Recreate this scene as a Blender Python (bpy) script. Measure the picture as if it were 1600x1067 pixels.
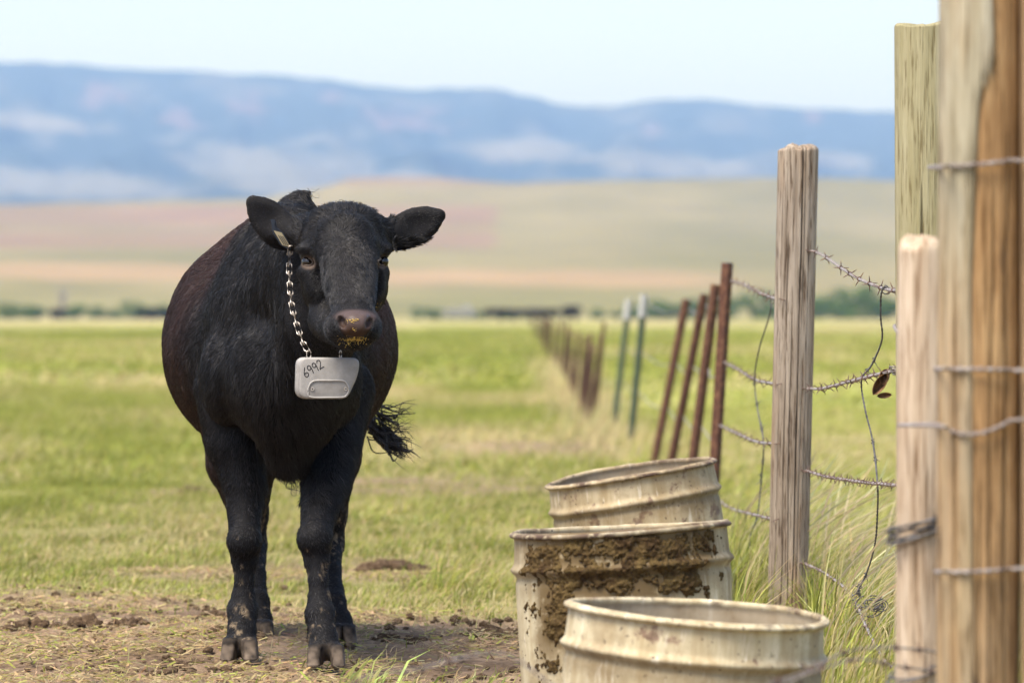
import bpy, bmesh, math, random
import numpy as np
from mathutils import Vector, Matrix
from mathutils.bvhtree import BVHTree

for o in list(bpy.data.objects):
    bpy.data.objects.remove(o)
SC = bpy.context.scene
COL = SC.collection
FPX, HX, HY, EYE = 8889.0, 800.0, 490.0, 1.0      # focal length in photo pixels, horizon row, eye height

# ------------------------------------------------------------------ camera
cam_d = bpy.data.cameras.new('camera')
cam = bpy.data.objects.new('camera', cam_d)
COL.objects.link(cam)
cam.location = (0, 0, EYE)
cam.rotation_euler = (math.pi / 2 - 43.5 / FPX, 0, 0)
cam_d.lens, cam_d.sensor_width = 200.0, 36.0
cam_d.clip_start, cam_d.clip_end = 0.5, 60000.0
cam_d.dof.use_dof = True
cam_d.dof.focus_distance = 16.0
cam_d.dof.aperture_fstop = 5.6
SC.camera = cam

# ------------------------------------------------------------------ sky, sun, exposure
SUN_EL, SUN_AZ = math.radians(62), math.radians(-140)      # azimuth clockwise from +Y (view direction)
W = bpy.data.worlds.new('World')
SC.world = W
W.use_nodes = True
nt = W.node_tree
bg = nt.nodes['Background']
sky = nt.nodes.new('ShaderNodeTexSky')
sky.sky_type = 'NISHITA'
sky.sun_disc = False
sky.sun_elevation, sky.sun_rotation = SUN_EL, SUN_AZ
sky.air_density, sky.dust_density, sky.ozone_density, sky.altitude = 0.8, 5.0, 1.3, 800
nt.links.new(sky.outputs[0], bg.inputs[0])
bg.inputs[1].default_value = 0.125
sl = bpy.data.lights.new('sun', 'SUN')
sl.energy, sl.angle, sl.color = 2.2, math.radians(30), (1.0, 0.94, 0.85)
sun = bpy.data.objects.new('sun', sl)
COL.objects.link(sun)
sdir = Vector((math.sin(SUN_AZ) * math.cos(SUN_EL), math.cos(SUN_AZ) * math.cos(SUN_EL), math.sin(SUN_EL)))
sun.rotation_euler = sdir.to_track_quat('Z', 'Y').to_euler()
SC.view_settings.view_transform = 'Standard'
SC.view_settings.look = 'None'
SC.view_settings.gamma = 1.0
SC.view_settings.use_curve_mapping = False
SC.view_settings.exposure = 1.5
SC.cycles.use_denoising = True
SC.cycles.max_bounces = 6
SC.cycles.diffuse_bounces = 3
SC.cycles.transparent_max_bounces = 6
SC.cycles.volume_bounces = 0
SC.cycles.use_adaptive_sampling = False

# ------------------------------------------------------------------ helpers
rng = np.random.default_rng(7)

def P(px, py, d):
    """photo pixel + distance -> world point"""
    return np.array([(px - HX) / FPX * d, d, EYE + (HY - py) / FPX * d])

def tag(o, label=None, cat=None, group=None, kind=None):
    if label: o['label'] = label
    if cat: o['category'] = cat
    if group: o['group'] = group
    if kind: o['kind'] = kind
    return o

def empty(name, loc):
    o = bpy.data.objects.new(name, None)
    o.empty_display_size = 0.05
    o.location = loc
    COL.objects.link(o)
    return o

def mesh_np(name, V, F, smooth=True):
    """V (n,3); F (m,3|4) int array or list of such arrays"""
    me = bpy.data.meshes.new(name)
    V = np.asarray(V, dtype=np.float32)
    Fs = F if isinstance(F, list) else [F]
    Fs = [np.asarray(f, dtype=np.int32) for f in Fs if len(f)]
    me.vertices.add(len(V))
    me.vertices.foreach_set('co', V.ravel())
    idx = np.concatenate([f.ravel() for f in Fs])
    tot = np.concatenate([np.full(len(f), f.shape[1], dtype=np.int32) for f in Fs])
    start = np.concatenate([[0], np.cumsum(tot)[:-1]]).astype(np.int32)
    me.loops.add(len(idx))
    me.loops.foreach_set('vertex_index', idx)
    me.polygons.add(len(tot))
    me.polygons.foreach_set('loop_start', start)
    me.polygons.foreach_set('loop_total', tot)
    me.polygons.foreach_set('use_smooth', np.full(len(tot), smooth))
    me.update(calc_edges=True)
    return me

def set_col(me, col, name='Col'):
    a = me.color_attributes.new(name, 'FLOAT_COLOR', 'POINT')
    c = np.ones((len(me.vertices), 4), dtype=np.float32)
    c[:, :3] = col
    a.data.foreach_set('color', c.ravel())

def obj(name, me, mat=None, parent=None, loc=None):
    o = bpy.data.objects.new(name, me)
    COL.objects.link(o)
    if mat is not None and not len(me.materials):
        me.materials.append(mat)
    if parent is not None: o.parent = parent
    if loc is not None: o.location = loc
    return o

def copy_tree(src, parent=None):
    c = src.copy()
    COL.objects.link(c)
    c.parent = parent
    for ch in list(src.children):
        copy_tree(ch, c)
    return c

def _hash(ix, iy, iz, seed):
    h = (ix.astype(np.int64) * 374761393 + iy.astype(np.int64) * 668265263 + iz.astype(np.int64) * 2147483647 + seed * 974711) & 0xffffffff
    h = ((h ^ (h >> 13)) * 1274126177) & 0xffffffff
    h = ((h ^ (h >> 16)) * 2246822519) & 0xffffffff
    return ((h ^ (h >> 15)) & 0xffff).astype(np.float32) / 32767.5 - 1.0

def vnoise2(x, y, seed=0):
    x = np.asarray(x, dtype=np.float64); y = np.asarray(y, dtype=np.float64)
    x, y = np.broadcast_arrays(x, y)
    ix, iy = np.floor(x), np.floor(y)
    fx, fy = x - ix, y - iy
    u, v = fx * fx * (3 - 2 * fx), fy * fy * (3 - 2 * fy)
    z = np.zeros_like(ix)
    a, b = _hash(ix, iy, z, seed), _hash(ix + 1, iy, z, seed)
    c, d = _hash(ix, iy + 1, z, seed), _hash(ix + 1, iy + 1, z, seed)
    return (a * (1 - u) + b * u) * (1 - v) + (c * (1 - u) + d * u) * v

def vnoise3(x, y, z, seed=0):
    x, y, z = np.broadcast_arrays(np.asarray(x, float), np.asarray(y, float), np.asarray(z, float))
    ix, iy, iz = np.floor(x), np.floor(y), np.floor(z)
    fx, fy, fz = x - ix, y - iy, z - iz
    u, v, w = [f * f * (3 - 2 * f) for f in (fx, fy, fz)]
    r = 0
    for dz, wz in ((0, 1 - w), (1, w)):
        for dy, wy in ((0, 1 - v), (1, v)):
            for dx, wx in ((0, 1 - u), (1, u)):
                r = r + _hash(ix + dx, iy + dy, iz + dz, seed) * wx * wy * wz
    return r

def fbm2(x, y, oct=4, seed=0):
    s, a, t = 0, 1.0, 0
    for i in range(oct):
        s = s + a * vnoise2(np.asarray(x) * 2 ** i, np.asarray(y) * 2 ** i, seed + i); t += a; a *= 0.5
    return s / t

def fbm3(x, y, z, oct=3, seed=0):
    s, a, t = 0, 1.0, 0
    for i in range(oct):
        k = 2 ** i
        s = s + a * vnoise3(np.asarray(x) * k, np.asarray(y) * k, np.asarray(z) * k, seed + i); t += a; a *= 0.5
    return s / t

def sstep(a, b, x):
    t = np.clip((np.asarray(x, float) - a) / (b - a), 0, 1)
    return t * t * (3 - 2 * t)

def lerp3(a, b, t):
    return np.asarray(a)[None, :] * (1 - t[:, None]) + np.asarray(b)[None, :] * t[:, None]

def grid_faces(nr, nc, wrap=False):
    i = np.arange(nr - 1)[:, None]
    j = np.arange(nc if wrap else nc - 1)[None, :]
    j2 = (j + 1) % nc
    return np.stack([i * nc + j, i * nc + j2, (i + 1) * nc + j2, (i + 1) * nc + j], -1).reshape(-1, 4)

def tube_mesh(name, pts, rad, sides=8, closed=False, cap=True, smooth=True):
    V, F = tube_np(pts, rad, sides, closed, cap)
    return mesh_np(name, V, F, smooth)

def tube_np(pts, rad, sides=8, closed=False, cap=True):
    pts = np.asarray(pts, float); n = len(pts)
    rad = np.broadcast_to(np.asarray(rad, float), (n,))
    if closed: T = np.roll(pts, -1, 0) - np.roll(pts, 1, 0)
    else: T = np.gradient(pts, axis=0)
    T /= np.linalg.norm(T, axis=1)[:, None] + 1e-12
    ref = np.array([0.0, 0, 1]) if abs(T[:, 2]).mean() < 0.8 else np.array([1.0, 0, 0])
    A = np.cross(T, ref); A /= np.linalg.norm(A, axis=1)[:, None] + 1e-12
    B = np.cross(T, A)
    th = np.linspace(0, 2 * np.pi, sides, endpoint=False)
    V = pts[:, None, :] + rad[:, None, None] * (np.cos(th)[None, :, None] * A[:, None, :] + np.sin(th)[None, :, None] * B[:, None, :])
    V = V.reshape(-1, 3)
    F = grid_faces(n, sides, True)
    if closed:
        j = np.arange(sides); j2 = (j + 1) % sides
        F = np.concatenate([F, np.stack([(n - 1) * sides + j, (n - 1) * sides + j2, j2, j], -1)])
        return V, [F]
    if cap:
        V = np.concatenate([V, pts[:1], pts[-1:]])
        j = np.arange(sides); j2 = (j + 1) % sides
        c0 = np.full(sides, n * sides); c1 = c0 + 1
        return V, [F, np.concatenate([np.stack([j2, j, c0], -1), np.stack([(n - 1) * sides + j, (n - 1) * sides + j2, c1], -1)])]
    return V, [F]

def join_np(parts):
    Vs, F3, F4, off = [], [], [], 0
    for V, Fs in parts:
        for f in (Fs if isinstance(Fs, list) else [Fs]):
            f = np.asarray(f)
            if len(f): (F3 if f.shape[1] == 3 else F4).append(f + off)
        Vs.append(V); off += len(V)
    out = []
    if F3: out.append(np.concatenate(F3))
    if F4: out.append(np.concatenate(F4))
    return np.concatenate(Vs), out

def spline(pts, n):
    """Catmull-Rom through the points, n samples"""
    p = np.asarray(pts, float)
    p = np.concatenate([[2 * p[0] - p[1]], p, [2 * p[-1] - p[-2]]])
    m = len(p) - 3
    t = np.linspace(0, m - 1e-6, n)
    i = t.astype(int); f = (t - i)[:, None]
    a, b, c, d = p[i], p[i + 1], p[i + 2], p[i + 3]
    return 0.5 * (2 * b + (c - a) * f + (2 * a - 5 * b + 4 * c - d) * f ** 2 + (3 * b - a - 3 * c + d) * f ** 3)

# ------------------------------------------------------------------ material helper
class M:
    def __init__(s, name, rough=0.8, spec=0.3):
        s.m = bpy.data.materials.new(name)
        s.m.use_nodes = True
        s.t = s.m.node_tree
        s.b = s.t.nodes['Principled BSDF']
        s.b.inputs['Roughness'].default_value = rough
        s.b.inputs['Specular IOR Level'].default_value = spec
        s._c = None
    def n(s, typ, **kw):
        x = s.t.nodes.new(typ)
        for k, v in kw.items(): setattr(x, k, v)
        return x
    def link(s, a, b): s.t.links.new(a, b)
    def coord(s, scale=(1, 1, 1), kind='Object'):
        tc = s.n('ShaderNodeTexCoord')
        mp = s.n('ShaderNodeMapping')
        mp.inputs['Scale'].default_value = scale
        s.link(tc.outputs[kind], mp.inputs[0])
        return mp.outputs[0]
    def noise(s, vec, scale=5, detail=4, rough=0.55, dist=0.0):
        x = s.n('ShaderNodeTexNoise')
        x.inputs['Scale'].default_value = scale; x.inputs['Detail'].default_value = detail
        x.inputs['Roughness'].default_value = rough; x.inputs['Distortion'].default_value = dist
        s.link(vec, x.inputs['Vector'])
        return x.outputs['Fac']
    def ramp(s, fac, stops):
        x = s.n('ShaderNodeValToRGB')
        e = x.color_ramp.elements
        while len(e) < len(stops): e.new(0.5)
        for k, (p, c) in zip(e, stops):
            k.position = p
            k.color = (c, c, c, 1) if isinstance(c, (int, float)) else (*c, 1)
        s.link(fac, x.inputs[0])
        return x.outputs[0]
    def mix(s, fac, a, b, mode='MIX'):
        x = s.n('ShaderNodeMix', data_type='RGBA', blend_type=mode)
        for v, i in ((fac, 0), (a, 6), (b, 7)):
            if isinstance(v, (int, float)): x.inputs[i].default_value = v if i == 0 else (v, v, v, 1)
            elif isinstance(v, tuple): x.inputs[i].default_value = (*v, 1)
            else: s.link(v, x.inputs[i])
        return x.outputs[2]
    def math(s, op, a, b=0.0):
        x = s.n('ShaderNodeMath', operation=op)
        for v, i in ((a, 0), (b, 1)):
            if isinstance(v, (int, float)): x.inputs[i].default_value = v
            else: s.link(v, x.inputs[i])
        return x.outputs[0]
    def attr(s, name='Col', out='Color'):
        x = s.n('ShaderNodeAttribute', attribute_name=name)
        return x.outputs[out]
    def color(s, c):
        if isinstance(c, tuple): s.b.inputs['Base Color'].default_value = (*c, 1)
        else: s.link(c, s.b.inputs['Base Color'])
        return s
    def rough(s, r):
        s.link(r, s.b.inputs['Roughness']); return s
    def bump(s, h, strength=0.5, dist=0.01):
        x = s.n('ShaderNodeBump')
        x.inputs['Strength'].default_value = strength; x.inputs['Distance'].default_value = dist
        s.link(h, x.inputs['Height']); s.link(x.outputs[0], s.b.inputs['Normal'])
        return s
# ================================================================== the setting
def gz(x, y):
    """ground height near the camera"""
    x = np.asarray(x, float); y = np.asarray(y, float)
    near = sstep(60, 25, y)
    h = 0.012 * fbm2(x * 6, y * 4, 3, 3) + 0.03 * near * fbm2(x * 1.1, y * 0.8, 2, 9)
    h = h + 0.05 * sstep(19, 30, y) * (1 - sstep(150, 400, y)) * fbm2(x * 0.35, y * 0.3, 2, 15)
    return h * (1 - sstep(400, 900, y)) - 0.005

DP = [(690, 760, 1.0), (620, 885, .5), (300, 766, .25), (850, 700, .6), (560, 720, .25), (420, 890, .3), (1060, 690, .4)]
def dirt(x, y):
    """0 = grass, 1 = bare trampled earth"""
    x = np.asarray(x, float); y = np.asarray(y, float)
    n = fbm2(x * 1.3, y * 0.9, 3, 21)
    edge = 19.6 + 0.5 * fbm2(x * 1.2, y * 0.1, 2, 5) + 0.9 * sstep(-0.6, 0.1, x)*0 - 1.2 * sstep(-0.75, -0.1, x)
    m = sstep(edge + 0.7, edge - 0.6, y + 0.9 * n)
    for px, py, r in DP:                       # trampled patches further back
        d = FPX / (py - HY); cx = (px - HX) / FPX * d
        q = ((x - cx) / (0.35 + r)) ** 2 + ((y - d) / (0.7 + 1.6 * r)) ** 2
        m = np.maximum(m, sstep(1.1, 0.2, q + 0.7 * n) * 0.8)
    lush = sstep(0.42, 0.62, x - 0.012 * (y - 14))      # right of the drums nothing has trampled it
    return np.clip(m * (1 - lush), 0, 1)

def strip(x, y):
    """tall dry grass along the fence line"""
    c = 0.74 + 0.0016 * (y - 50)
    w = 0.16 + 0.0022 * y
    return np.exp(-((x - c) / w) ** 2) * sstep(34, 46, y) * sstep(130, 80, y)

def field_mix(x, y):
    """0 = green, 1 = straw coloured"""
    n = fbm2(x * 0.55 / (1 + y * 0.012), y * 0.16 / (1 + y * 0.008), 4, 41)
    m = 0.32 + 1.2 * n + 0.20 * sstep(30, 20, y) + 0.55 * sstep(250, 800, y) - 0.10 * sstep(24, 60, y)
    for px, py, r in ((700, 583, 1.0), (755, 690, .5), (640, 610, .3), (320, 560, .5), (900, 520, 1)):
        d = FPX / (py - HY); cx = (px - HX) / FPX * d
        m = m + 0.6 * np.exp(-((x - cx) / (0.02 * d * r)) ** 2 - ((y - d) / (0.09 * d)) ** 2)
    return np.clip(m + 0.45 * strip(x, y), 0, 1)

GREEN, LGREEN, STRAW = np.array([.185, .205, .034]), np.array([.335, .345, .075]), np.array([.46, .38, .185])
EARTH, EARTH_D = np.array([.30, .212, .138]), np.array([.15, .10, .062])

def field_col(x, y):
    m = field_mix(x, y)
    g = lerp3(GREEN, LGREEN, np.clip(0.55 + 0.8 * fbm2(x * 0.9 / (1 + y * .01), y * 0.4 / (1 + y * .01), 3, 77), 0, 1))
    c = g * (1 - m[:, None]) + STRAW[None, :] * m[:, None]
    return c * (1 - .22 * sstep(150, 400, y))[:, None]      # colour darkened far out, standing in for shade among absent blades

# ground: a fan of rows from just before the camera to the foot of the hills, plus a sheet behind the camera
rows = np.concatenate([np.arange(3, 11, .5), np.arange(11, 24, .035), 24 + np.cumsum(np.geomspace(.04, 60, 190))])
rows = rows[rows < 1500]
tan = np.concatenate([-np.geomspace(3, .17, 24)[:-1], np.linspace(-.17, .17, 300), np.geomspace(.17, 3, 24)[1:]])
Y, T = np.meshgrid(rows, tan, indexing='ij')
X = T * Y
Zg = gz(X, Y)
dm = dirt(X.ravel(), Y.ravel()).reshape(X.shape)
Zg = Zg + dm * (Y < 24) * (0.02 * fbm2(X * 9, Y * 9, 3, 51) + 0.012 * np.abs(fbm2(X * 22, Y * 22, 2, 55)))
Zg = Zg - 14.0 * sstep(1200, 1500, Y)
V = np.stack([X, Y, Zg], -1).reshape(-1, 3)
F = grid_faces(len(rows), len(tan))[:, ::-1]
nb = len(V)
back = np.array([[-400, -400, -.03], [400, -400, -.03], [400, 3.1, -.03], [-400, 3.1, -.03]], float)
me = mesh_np('ground', np.concatenate([V, back]), np.concatenate([F, [[nb, nb + 1, nb + 2, nb + 3]]]))
fc = field_col(V[:, 0], V[:, 1])
dmr = dm.ravel()
ec = lerp3(EARTH, EARTH_D, np.clip(0.35 + 0.9 * fbm2(V[:, 0] * 3, V[:, 1] * 3, 4, 61), 0, 1))
under = sstep(90, 25, V[:, 1])[:, None]                       # under the blades the soil and thatch show
fc = fc * (1 - under * .55) + np.array([.19, .155, .075])[None, :] * under * .55
gc = fc * (1 - dmr[:, None]) + ec * dmr[:, None]
set_col(me, np.concatenate([gc, np.tile(STRAW * .6, (4, 1))]))
m = M('ground_soil_and_turf', 0.95, 0.1)
v = m.coord()
n1 = m.noise(v, 38, 6, .65)
n2 = m.noise(v, 9, 5, .6)
c = m.mix(1.0, m.attr(), m.ramp(n1, [(.25, .55), (.5, 1.0), (.75, 1.45)]), 'MULTIPLY')
c = m.mix(1.0, c, m.ramp(n2, [(.3, .8), (.7, 1.2)]), 'MULTIPLY')
m.color(c).bump(n1, .9, .03)
ground = tag(obj('ground', me, m.m), kind='structure')

def fan(name, rows, tan, zf, cf):
    Y, T = np.meshgrid(rows, tan, indexing='ij')
    X = T * Y
    U = HX + T * FPX
    Z = zf(U, Y)
    me = mesh_np(name, np.stack([X, Y, Z], -1).reshape(-1, 3), grid_faces(len(rows), len(tan))[:, ::-1])
    YP = HY - (Z - EYE) / Y * FPX
    set_col(me, cf(U.ravel(), Y.ravel(), YP.ravel()))
    return me

tanh = np.concatenate([-np.geomspace(.8, .13, 26)[:-1], np.linspace(-.13, .13, 240), np.geomspace(.13, .8, 26)[1:]])
CR_U = [-3000, 0, 200, 400, 480, 545, 620, 800, 1000, 1200, 1400, 1600, 4000]
CR_Y = [330, 318, 316, 314, 300, 278, 276, 280, 276, 280, 286, 290, 320]
def hill_z(U, D):
    s = (D - 1180) / (4400 - 1180)
    cy = np.interp(U, CR_U, CR_Y)
    yp = np.interp(s, [-.05, 0, .22, .40, .58, .80, 1.0], [505, 497, 458, 417, 384, 338, 275])
    yp = np.where(s > .58, 384 + (yp - 384) * (384 - cy) / (384 - 275), yp)
    z = EYE + (HY - yp) / FPX * np.minimum(D, 4400)
    z = z + 2.5 * np.clip(s, 0, 1) * fbm2(U / 160, D / 500, 3, 3) + 5 * sstep(.5, .8, s) * fbm2(U / 320 + D / 900, D / 900, 3, 8)
    return z - sstep(4400, 7500, D) * 75
def hill_c(U, D, yp):
    n = fbm2(U / 90, D / 160, 4, 12); n2 = fbm2(U / 300, D / 700, 3, 17)
    olive, tanc, pink, dry = np.array([.155, .137, .045]), np.array([.265, .187, .088]), np.array([.205, .13, .072]), np.array([.215, .18, .075])
    c = lerp3(olive, dry, np.clip(.42 + .9 * n2 + .35 * n, 0, 1))
    lo = 424 + 14 * (U / 1000)                                     # stubble strip
    b = sstep(-17, -9, yp - lo + 4 * n) * sstep(14, 8, yp - lo + 4 * n) * sstep(1250, 1000, U + 60 * n)
    c = c * (1 - b[:, None]) + tanc * b[:, None]
    p = sstep(392, 384, yp) * sstep(318, 326, yp) * sstep(785, 765, U + 12 * n) * (.72 + .3 * n2)
    p = np.clip(p, 0, 1) * (1 - .6 * sstep(350, 356, yp) * sstep(366, 360, yp))
    c = c * (1 - p[:, None]) + pink * p[:, None]
    t = sstep(300, 276, yp) * sstep(480, 560, U) * sstep(900, 700, U) * .8
    c = c * (1 - t[:, None]) + pink * t[:, None]
    g = sstep(452, 470, yp) * .5
    return c * (1 - g[:, None]) + np.array([.17, .16, .06]) * g[:, None]
hm = M('grazed_hills', .95, .05)
hv = hm.coord()
hm.color(hm.mix(1.0, hm.attr(), hm.ramp(hm.noise(hv, .012, 6, .6), [(.3, .82), (.7, 1.18)]), 'MULTIPLY'))
hrows = np.concatenate([np.linspace(1180, 4400, 130), np.linspace(4450, 7500, 24)])
tag(obj('rolling_hills', fan('rolling_hills', hrows, tanh, hill_z, hill_c), hm.m), kind='structure')

RU = [-4000, -1200, -400, 0, 150, 300, 450, 560, 640, 700, 770, 830, 870, 930, 1000, 1090, 1150, 1250, 1400, 1700, 2600, 5000]
RY = [180, 120, 92, 97, 103, 110, 122, 132, 140, 137, 140, 150, 160, 164, 160, 155, 160, 167, 174, 180, 210, 260]
def mtn_z(U, D):
    s = np.clip((D - 7000) / 5600, 0, 1)
    ry = np.interp(U, RU, RY) + 5 * fbm2(U / 60, U * 0, 3, 31)
    f = np.interp(s, [0, .3, .55, .8, 1], [0, .17, .40, .72, 1.0])
    yp = 318 + (ry - 318) * f
    z = (HY - yp) / FPX * D
    rel = fbm2(U / 110 + .4 * fbm2(U / 200, D / 900, 2, 5), D / 1300, 4, 33)
    z = z + 55 * rel * np.sin(np.pi * np.clip(s, 0, 1)) 
    return z - sstep(12700, 15000, D) * 220
def mtn_c(U, D, yp):
    n = fbm2(U / 70, D / 420, 4, 44)
    n3 = fbm2(U / 24, D / 180, 3, 45)
    forest, grass, rock = np.array([.03, .045, .04]), np.array([.165, .16, .125]), np.array([.17, .115, .10])
    g = np.zeros(len(U))
    for cx, cy, sx, sy in ((80, 288, 260, 26), (470, 292, 160, 20), (40, 190, 130, 12), (430, 262, 150, 34), (830, 236, 100, 20), (1060, 258, 150, 20), (640, 285, 130, 16), (1300, 250, 70, 14)):
        g = np.maximum(g, np.exp(-((U - cx) / sx) ** 2 - ((yp - cy - .06 * (U - cx)) / sy) ** 2) * 1.5)
    g = np.clip(sstep(.2, 1.15, g + .6 * n), 0, 1) * .7
    r = np.zeros(len(U))
    for cx, cy, sx, sy in ((155, 148, 55, 22), (390, 165, 30, 26), (280, 190, 40, 22), (520, 158, 20, 16), (640, 190, 90, 26), (1014, 206, 20, 16), (1270, 182, 18, 12)):
        r = np.maximum(r, np.exp(-((U - cx) / sx) ** 2 - ((yp - cy) / sy) ** 2))
    r = sstep(.45, 1.0, r + .8 * n3) * .5
    c = lerp3(forest, grass, np.clip(g, 0, 1))
    o = sstep(.0, .6, n) * .30
    c = c * (1 - o[:, None]) + grass * o[:, None]
    return c * (1 - r[:, None]) + rock * r[:, None]
mm = M('forested_mountain', .95, .05)
mm.color(mm.attr())
mrows = np.concatenate([np.linspace(7000, 12700, 150), np.linspace(12800, 15000, 8)])
tag(obj('mountain_ridge', fan('mountain_ridge', mrows, tanh, mtn_z, mtn_c), mm.m), kind='structure')

# ================================================================== grass, litter
def blades(name, x, y, h, w, lean, ldir, col, mat, segs=2, droop=0.35):
    """one mesh of grass blades; every argument is an array over blades"""
    n = len(x)
    z = gz(x, y) - .004
    yaw = rng.uniform(0, np.pi, n)
    wx, wy = np.cos(yaw) * w / 2, np.sin(yaw) * w / 2
    lx, ly = np.cos(ldir), np.sin(ldir)
    lev = [0, .55, 1.0] if segs == 2 else [0, 1.0]
    Vs = []
    for i, t in enumerate(lev):
        off = h * lean * t ** 1.7
        zz = z + h * (t - droop * lean * t * t)
        cx, cy = x + lx * off, y + ly * off
        if i == len(lev) - 1: Vs.append(np.stack([cx, cy, zz], -1)[:, None, :])
        else:
            k = 1.0 if i == 0 else .8
            Vs.append(np.stack([np.stack([cx - wx * k, cy - wy * k, zz], -1), np.stack([cx + wx * k, cy + wy * k, zz], -1)], 1))
    V = np.concatenate(Vs, 1)
    k = V.shape[1]
    b = np.arange(n)[:, None] * k
    if segs == 2:
        Fs = [b + np.array([[2, 3, 4]]), b + np.array([[0, 1, 3, 2]])]
    else:
        Fs = [b + np.array([[0, 1, 2]])]
    me = mesh_np(name, V.reshape(-1, 3), Fs, smooth=False)
    set_col(me, np.repeat(col, k, 0))
    return tag(obj(name, me, mat), kind='stuff')

gm = M('grass_blade', .6, .25)
gm.color(gm.attr())
tr = gm.n('ShaderNodeBsdfTranslucent')
gm.link(gm.attr(), tr.inputs[0])
mxs = gm.n('ShaderNodeMixShader'); mxs.inputs[0].default_value = .42
gm.link(gm.b.outputs[0], mxs.inputs[1]); gm.link(tr.outputs[0], mxs.inputs[2])
gm.link(mxs.outputs[0], gm.t.nodes['Material Output'].inputs[0])
GM = gm.m

def scatter(d0, d1, t0, t1, dens):
    """uniform points in the wedge between distances d0..d1 and tangents t0..t1"""
    area = (t1 - t0) * (d1 ** 2 - d0 ** 2) / 2
    n = int(area * dens)
    y = np.sqrt(rng.uniform(d0 ** 2, d1 ** 2, n))
    return rng.uniform(t0, t1, n) * y, y

def jitter_col(c, amt=.22):
    n = len(c)
    return np.clip(c * (1 + amt * rng.standard_normal((n, 1))) * (1 + .06 * rng.standard_normal((n, 3))), .01, .8)

def bcol(x, y, strawp=0.0):
    m = np.clip(field_mix(x, y) * .85 + strawp, 0, 1)
    s = (rng.random(len(x)) < m)[:, None]
    g = lerp3(GREEN * .9, LGREEN, np.clip(rng.random(len(x)) * .8 + .5 * fbm2(x * 1.5, y * 1.2, 2, 78), 0, 1))
    return jitter_col(np.where(s, STRAW[None, :], g))

def off_drums(x, y):
    k = np.ones(len(x), bool)
    for cx, cy, r in DRUMS_XYR: k &= (x - cx) ** 2 + (y - cy) ** 2 > (r + .01) ** 2
    return k
DRUMS_XYR = [(.421, 13.0, .30), (.274, 14.4, .28), (.393, 18.9, .285)]
WIND = 0.15
# pasture behind the calf
x, y = scatter(17.5, 34, -.14, .10, 3100)
dmv = dirt(x, y); cl = fbm2(x * 4, y * 3, 2, 91)
k = (rng.random(len(x)) > dmv * 1.02) & (rng.random(len(x)) < .8 + .5 * cl)
k &= off_drums(x, y) & ~((x > .62 + .004 * y))
x, y, cl = x[k], y[k], cl[k]
tuft = np.exp(-((x + .12) / .35) ** 2 - ((y - 21.3) / 1.3) ** 2)
for px, py in ((215, 690), (340, 780), (760, 800), (40, 790), (500, 760), (690, 800)):
    d = FPX / (py - HY); tuft = tuft + .5 * np.exp(-((x - (px - HX) / FPX * d) / .22) ** 2 - ((y - d) / .5) ** 2)
h = (.020 + .042 * rng.random(len(x)) ** 1.8) * (1 + 1.1 * np.clip(cl, -.6, 1)) * (.55 + .45 * sstep(19.0, 22.5, y)) * (1 + 1.7 * np.clip(tuft, 0, 1))
lean = np.clip(.8 + .4 * rng.standard_normal(len(x)) + .35 * np.clip(tuft, 0, 1), .05, 1.2)
blades('pasture_grass', x, y, h, .0030 + .006 * rng.random(len(x)) ** 2.5, lean, rng.normal(WIND, 1.1, len(x)), bcol(x, y, -.12 * np.clip(tuft, 0, 1)), GM)
x, y = scatter(34, 80, -.15, .12, 360)
k = (rng.random(len(x)) > dirt(x, y)) & ~(x > .62 + .004 * y); x, y = x[k], y[k]
blades('pasture_grass', x, y, .05 + .07 * rng.random(len(x)), .010 + .008 * rng.random(len(x)), np.clip(rng.normal(1.0, .35, len(x)), .3, 1.8), rng.normal(WIND, 1.6, len(x)), bcol(x, y), GM, 1)
x, y = scatter(80, 420, -.14, .20, 14)
k = (~(x > .62 + .004 * y) | (rng.random(len(x)) < .5)) & (rng.random(len(x)) < sstep(430, 130, y)); x, y = x[k], y[k]
blades('pasture_grass', x, y, .08 + .10 * rng.random(len(x)), .05 + .05 * rng.random(len(x)), np.clip(rng.normal(1.1, .35, len(x)), .3, 1.8), rng.normal(WIND, 1.6, len(x)), bcol(x, y), GM, 1)
# sparse blades in the trampled earth
x, y = scatter(11.5, 20.5, -.14, .05, 520)
cl = fbm2(x * 2.2, y * 2.2, 3, 93) + .55 * sstep(16.4, 14.8, y)
k = (rng.random(len(x)) < np.clip(.25 + 1.1 * cl, .03, 1)) & off_drums(x, y); x, y = x[k], y[k]
blades('sparse_grass', x, y, .02 + .05 * rng.random(len(x)) ** 2, .003 + .003 * rng.random(len(x)), np.clip(rng.normal(.6, .35, len(x)), .1, 1.3), rng.normal(WIND, 1.2, len(x)), bcol(x, y, .12), GM)
# long bent blades in front, between calf and drums
x, y = scatter(13.8, 15.6, -.032, .004, 900)
k = (rng.random(len(x)) < np.clip(.10 + .8 * fbm2(x * 5, y * 5, 2, 95), 0, .5)) & off_drums(x, y); x, y = x[k], y[k]
blades('long_bent_grass', x, y, .07 + .12 * rng.random(len(x)) ** 1.5, .005 + .005 * rng.random(len(x)), np.clip(rng.normal(.9, .3, len(x)), .3, 1.5), rng.normal(.1, .7, len(x)), jitter_col(lerp3(LGREEN * 1.0, np.array([.36, .42, .13]), rng.random(len(x)))), GM, 2, .5)
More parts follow.
